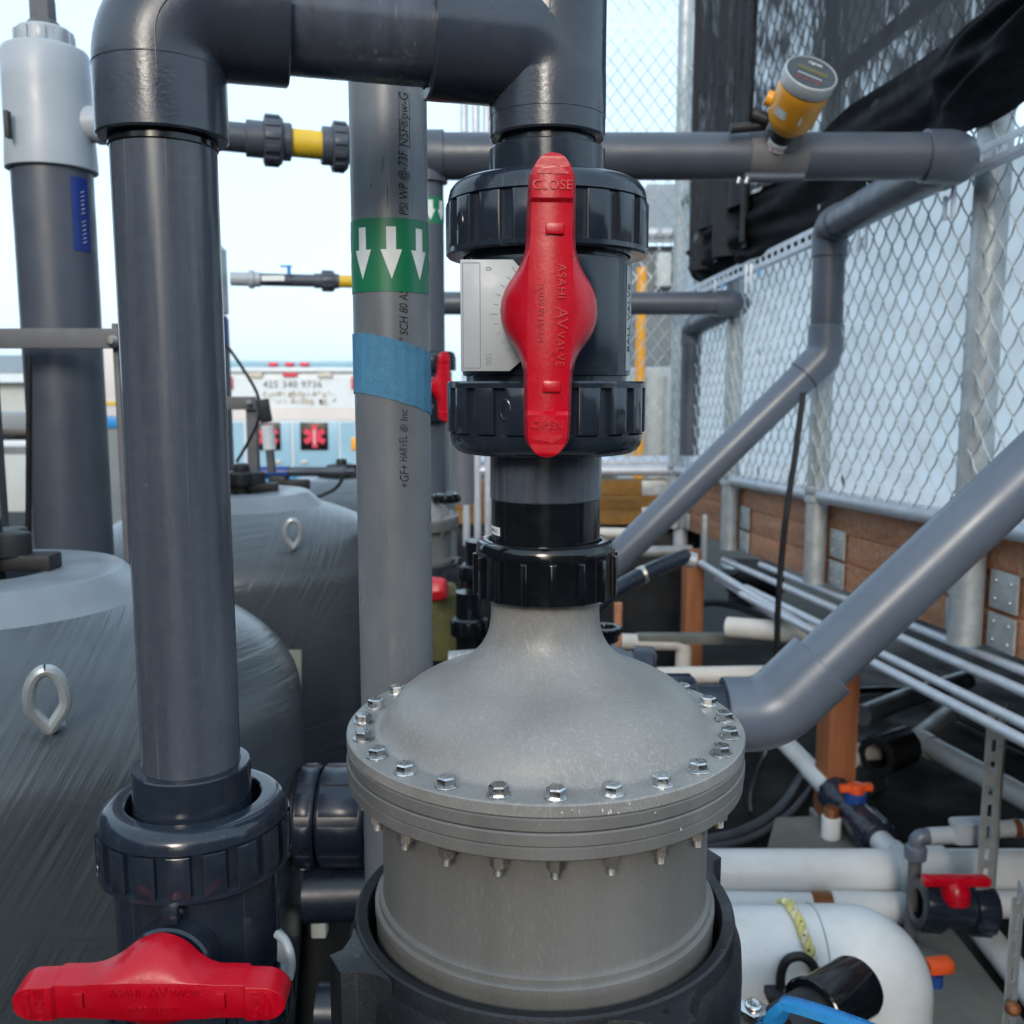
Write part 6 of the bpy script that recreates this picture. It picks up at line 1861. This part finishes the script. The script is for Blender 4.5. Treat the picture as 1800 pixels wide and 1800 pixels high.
cable('black hose lying along the floor under the conduits', [PZ(1490, 1215, .02), PZ(1600, 1215, .02), PZ(1690, 1262, .02), PZ(1830, 1330, .02)], .014, 'cable', 'hose', 'hose')
cable('black hose coiling right of the timber post on the floor', [PZ(1530, 1405, .015), PZ(1556, 1380, .015), PZ(1552, 1352, .015), PZ(1530, 1340, .015)], .006, 'cable', 'cable')
cable('black hose crossing the floor behind the far timber post', [PZ(1100, 1100, .02), PZ(1240, 1060, .02), PZ(1330, 1080, .02), PZ(1440, 1150, .02)], .02, 'cable', 'hose', 'hose')
bx_ = thing('pump_motor', 'dark squat pump between the far posts under the fence', 'pump', PZ(1330, 1060, 0))
c_ = PZ(1325, 1062, .0)
m = MB(); m.lathe([(0, -.16), (.09, -.155), (.10, -.13), (.10, .13), (.085, .16), (0, .165)], axis_matrix(c_ + Vector((0, 0, .16)), (1, -.25, 0)), 32); m.build('motor', 'black_rubber', bx_)
m = MB(); m.box(c_ + Vector((0, 0, .03)), (.26, .16, .06)); m.build('foot', 'black_cast', bx_, bevel=.008)
m = MB(); m.lathe([(.03, 0), (.05, .01), (.05, .05), (.03, .06)], axis_matrix(c_ + Vector((-.16, -.04, .2)), (0, -.4, .9)), 24); m.build('outlet', 'galv', bx_)
# ---------------------------------------------------------------- fittings left of the central housing
CL = thing('clamp_coupling', 'black two-part clamp coupling on the side outlet of the near tank', 'coupling', P(585, 1530, 1.15))
a = P(528, 1434, 1.15); b = P(650, 1432, 1.15); b.z = a.z; ax = b - a; L = ax.length; Mc = axis_matrix(a, ax)
for i, (f0, f1) in enumerate(((0.02, .30), (.34, .98))):
    q = MB(); q.lathe([(.05, L * f0), (.060, L * f0), (.0625, L * f0 + .003), (.0625, L * f1 - .003), (.060, L * f1), (.05, L * f1)], Mc, 40)
    for j in range(10):
        aa = 2 * pi * j / 10; q.arcpad(.061, .0645, aa - .22, aa + .22, L * f0 + .004, L * f1 - .004, Mc, 3, .001)
    q.build('clamp_half', 'navy', CL)
q = MB(); q.rod(a - Vector((.05, 0, 0)), b + Vector((.05, 0, 0)), .05, 32); q.build('core_pipe', 'black_rubber', CL)
for i, (p0, p1, r) in enumerate((((540, 1572, 1.12), (660, 1568, 1.12), .034), ((560, 1560, 1.25), (562, 1850, 1.25), .045), ((560, 1775, 1.05), (650, 1775, 1.05), .03))):
    a, b = P(*p0), P(*p1)
    q = MB(); q.rod(a, b, r, 28); o = q.build('dark_pipe', 'navy' if i != 1 else 'black_rubber', org=a)
    tag(o, ('dark level pipe under the clamp coupling', 'dark upright pipe left of the black carrier ring', 'dark level pipe at the bottom beside the carrier ring')[i], 'pipe')
m = MB(); c_ = P(562, 1627, 1.2); m.box(c_, (.02, .02, .026)); o = m.build('grey_tag', 'shed_pale', org=c_, bevel=.003); tag(o, 'small pale tag in the dark gap left of the carrier ring', 'tag')
# dark pipework between tanks and the pump, low down
for i, (p0, p1, r) in enumerate((((826, 1150, 1.6), (826, 1040, 1.6), .024), ((846, 1050, 1.75), (846, 950, 1.75), .030), ((790, 1165, 1.45), (860, 1160, 1.45), .018))):
    a, b = P(*p0), P(*p1)
    q = MB(); q.rod(a, b, r, 24); 
    if i < 2: ribbed(q, lerp(a, b, .3), lerp(a, b, .6), r * 1.25, 12, 28)
    o = q.build('dark_fitting', 'black_gloss' if i < 2 else 'steel_dull', org=a)
    tag(o, ('black upright fitting just left of the dome neck', 'second black upright fitting behind the black union', 'dull steel rod low behind the dome neck')[i], 'fitting')
m = MB(); c_ = P(812, 825, 3.0); m.rod(P(812, 885, 3.0), P(812, 768, 3.0), MM(22, 800, 3.0), 24); o = m.build('grey_riser', 'pvc_dusty', org=P(812, 885, 3.0)); tag(o, 'stout grey riser between the printed pipe and the central valve', 'pipe')

# ---------------------------------------------------------------- ambulance on the lot
AY = 17.0
AM = thing('ambulance', 'white and pale blue ambulance box seen from behind, beyond the tanks', 'ambulance', (P(514, 800, AY).x, AY + 2, -1.05))
ax_ = P(514, 800, AY).x
zt_ = P(514, 640, AY).z; k_ = AY / F
def az(py): return P(514, py, AY).z
m = MB(); m.box((ax_, AY + 2.1, (zt_ + az(872)) / 2), (2.28, 4.2, zt_ - az(872))); m.build('box_body', 'amb_white', AM, bevel=.05)
def rect(nm, px0, py0, px1, py1, mt, d=.02, parent=None, bev=0.0, yy=0.0):
    a = P(px0, py0, AY); b = P(px1, py1, AY)
    q = MB(); q.box(((a.x + b.x) / 2, AY - d / 2 + yy, (a.z + b.z) / 2), (abs(b.x - a.x), d, abs(a.z - b.z)))
    return q.build(nm, mt, parent or AM, bevel=bev)
rect('roof_band', 401, 634, 627, 646, 'amb_blue', .06, bev=.01)
rect('roof_trim', 401, 646, 627, 654, 'amb_white', .08, bev=.01)
for px in (482, 511, 537): rect('marker_light', px - 8, 637, px + 8, 644, 'amb_star', .10, bev=.012)
rect('brake_light', 498, 655, 523, 662, 'amb_star', .06, bev=.01)
for px in (449, 572): rect('scene_light', px - 13, 655, px + 13, 664, 'amb_lens', .06, bev=.01)
rect('upper_panel', 412, 664, 618, 730, 'amb_white', .015)
rect('warm_band', 402, 716, 626, 738, 'amb_warm', .018)
ds_ = []
for (x0, x1, wx) in ((432, 513, 470), (515, 596, 553)):
    d_ = rect('door', x0, 742, x1, 828, 'amb_blue', .03, bev=.008)
    wn = rect('window', wx - 25, 742, wx + 25, 791, 'amb_black', .02, d_, .01, -.035)
    st2 = MB(); c_ = P(wx, 767, AY - .06)
    for i in range(3):
        st2.box(c_ + Vector((0, -.004 * i, 0)), (.095, .006, .40), Matrix.Rotation(pi / 3 * i, 3, 'Y'))
    so_ = st2.build('star_emblem', 'amb_star', d_)
    q = MB(); q.box(c_ + Vector((0, -.02, -.01)), (.025, .006, .26)); q.build('emblem_staff', 'amb_warm', d_)
    q = MB(); hp_ = P(wx + (18 if wx < 500 else -18), 812, AY - .05); q.box(hp_, (.12, .04, .05)); q.build('door_handle', 'amb_lens', d_, bevel=.01)
rect('side_panel', 404, 742, 430, 828, 'amb_blue', .02); rect('side_panel', 598, 742, 625, 828, 'amb_blue', .02)
rect('lower_skirt', 402, 830, 626, 872, 'amb_deep', .03)
rect('bumper', 398, 862, 630, 884, 'galv', .25, bev=.03)
for py, mt in ((673, 'amb_star'), (780, 'meter_orange')): rect('corner_light', 618, py - 11, 628, py + 11, mt, .06, bev=.02)
for py, mt in ((673, 'amb_star'), (780, 'meter_orange')): rect('corner_light', 400, py - 11, 410, py + 11, mt, .06, bev=.02)
for word, py, sz in (('425 340 9736', 676, .165),):
    tx = MB(); c_ = P(514, py, AY - .03)
    add_text(tx, word, sz, .004, lambda v: c_ + Vector((v.x, -v.z, v.y)), 1.12)
    tx.build('phone_number', 'shed_grey', AM)
# two lines of pale lettering that the photograph leaves unreadable
for py, x0, x1 in ((692, 464, 588), (705, 470, 590)):
    m = MB(); px = x0
    while px < x1:
        c_ = P(px, py, AY - .03)
        for s_ in range(2):
            m.box(c_ + Vector((random.uniform(-.02, .02), 0, random.uniform(-.03, .03))), (random.choice((.02, .06)), .004, random.choice((.02, .09))), Matrix.Rotation(random.uniform(-.7, .7), 3, 'Y'))
        px += random.choice((8, 9, 9, 15))
    o = m.build('lettering_strokes', 'amb_lens', AM); o['kind'] = 'stuff'
for sx in (-.85, .85):
    q = MB(); q.lathe([(.0, -.13), (.2, -.13), (.38, -.12), (.40, -.08), (.40, .08), (.38, .12), (.2, .13), (0, .13)], axis_matrix((ax_ + sx, AY + 1.3, -.65), (1, 0, 0)), 32); wl = q.build('wheel', 'black_rubber', AM)
    q = MB(); q.lathe([(0, .135), (.2, .135), (.22, .12)], axis_matrix((ax_ + sx, AY + 1.3, -.65), (1 if sx > 0 else -1, 0, 0)), 24); q.build('rim', 'galv', wl)
m = MB(); m.box((ax_, AY + 5.0, -.1), (2.0, 1.7, 1.3)); m.box((ax_, AY + 6.2, -.35), (1.9, 1.1, .8)); m.build('cab', 'amb_white', AM, bevel=.15)

# ---------------------------------------------------------------- far left background
bd = thing('far_building', 'pale grey building with a low grey roof beyond the far-left column', 'building', (P(30, 700, 24).x, 26, -1.05))
x0, x1 = P(-260, 700, 24).x, P(120, 700, 24).x
m = MB(); m.box(((x0 + x1) / 2, 27, (P(30, 672, 24).z - 1.05) / 2), (x1 - x0, 6, P(30, 672, 24).z + 1.05)); m.build('wall', 'shed_pale', bd)
m = MB(); zf_ = P(30, 656, 24).z; zp_ = P(30, 618, 24).z
m.add([(x0 - .3, 23.7, zf_), (x1 + .3, 23.7, zf_), (x1 + .3, 27, zp_), (x0 - .3, 27, zp_), (x1 + .3, 30.3, zf_), (x0 - .3, 30.3, zf_)], [(0, 1, 2, 3), (3, 2, 4, 5), (1, 4, 2), (0, 3, 5)]); m.build('roof', 'roof_grey', bd)
m = MB(); m.box(((x0 + x1) / 2, 23.68, P(30, 664, 24).z), (x1 - x0 + .6, .12, .2)); m.build('fascia', 'amb_white', bd)
tr = thing('parked_trailer', 'pale low trailer with a black band beyond the far-left frame', 'trailer', (P(30, 830, 9).x, 9.5, -1.05))
xa, xb = P(-120, 800, 9).x, P(95, 800, 9).x
for nm, y0, y1, mt, yy in (('bed', 798, 900, 'shed_pale', 0), ('band', 755, 776, 'amb_black', .02), ('trim', 774, 786, 'amb_white', -.02), ('sill', 785, 800, 'shed_grey', .0), ('top_box', 728, 757, 'roof_grey', .05)):
    q = MB(); za, zb2 = P(30, y0, 9).z, P(30, y1, 9).z
    q.box(((xa + xb) / 2, 9.4 + yy, (za + zb2) / 2), (xb - xa, .8, za - zb2)); q.build(nm, mt, tr, bevel=.015)
for sx in (.25, .75):
    q = MB(); q.lathe([(0, -.08), (.25, -.08), (.26, 0), (.25, .08), (0, .08)], axis_matrix((xa + (xb - xa) * sx, 9.05, -.79), (0, 1, 0)), 24); q.build('wheel', 'black_rubber', tr)
lm = thing('strapped_bundle', 'tall cream bundle with a yellow strap right of the far-left column', 'bundle', (P(190, 740, 8).x, 8.1, -1.05))
a = P(165, 598, 8); b = P(222, 732, 8)
m = MB(); m.box(((a.x + b.x) / 2, 8.1, (a.z + b.z) / 2), (b.x - a.x, .2, a.z - b.z)); m.build('bundle_body', 'amb_warm', lm, bevel=.01)
m = MB(); m.box(((a.x + b.x) / 2, 8.1, P(190, 709, 8).z), (b.x - a.x + .02, .22, .03)); m.build('strap', 'yellow', lm)
m = MB(); m.box(((a.x + b.x) / 2, 8.1, (P(190, 732, 8).z + P(190, 752, 8).z) / 2), (b.x - a.x + .03, .24, .09)); m.build('blue_tarp', 'lever_blue', lm, bevel=.01)
m = MB(); m.box(((a.x + b.x) / 2, 8.1, (P(190, 752, 8).z - 1.05) / 2), (b.x - a.x, .2, P(190, 752, 8).z + 1.05)); m.build('pallet_stack', 'shed_grey', lm, bevel=.01)

for o in bpy.data.objects:
    if o.parent is None and 'category' in o and 'kind' not in o:
        o['kind'] = 'thing'
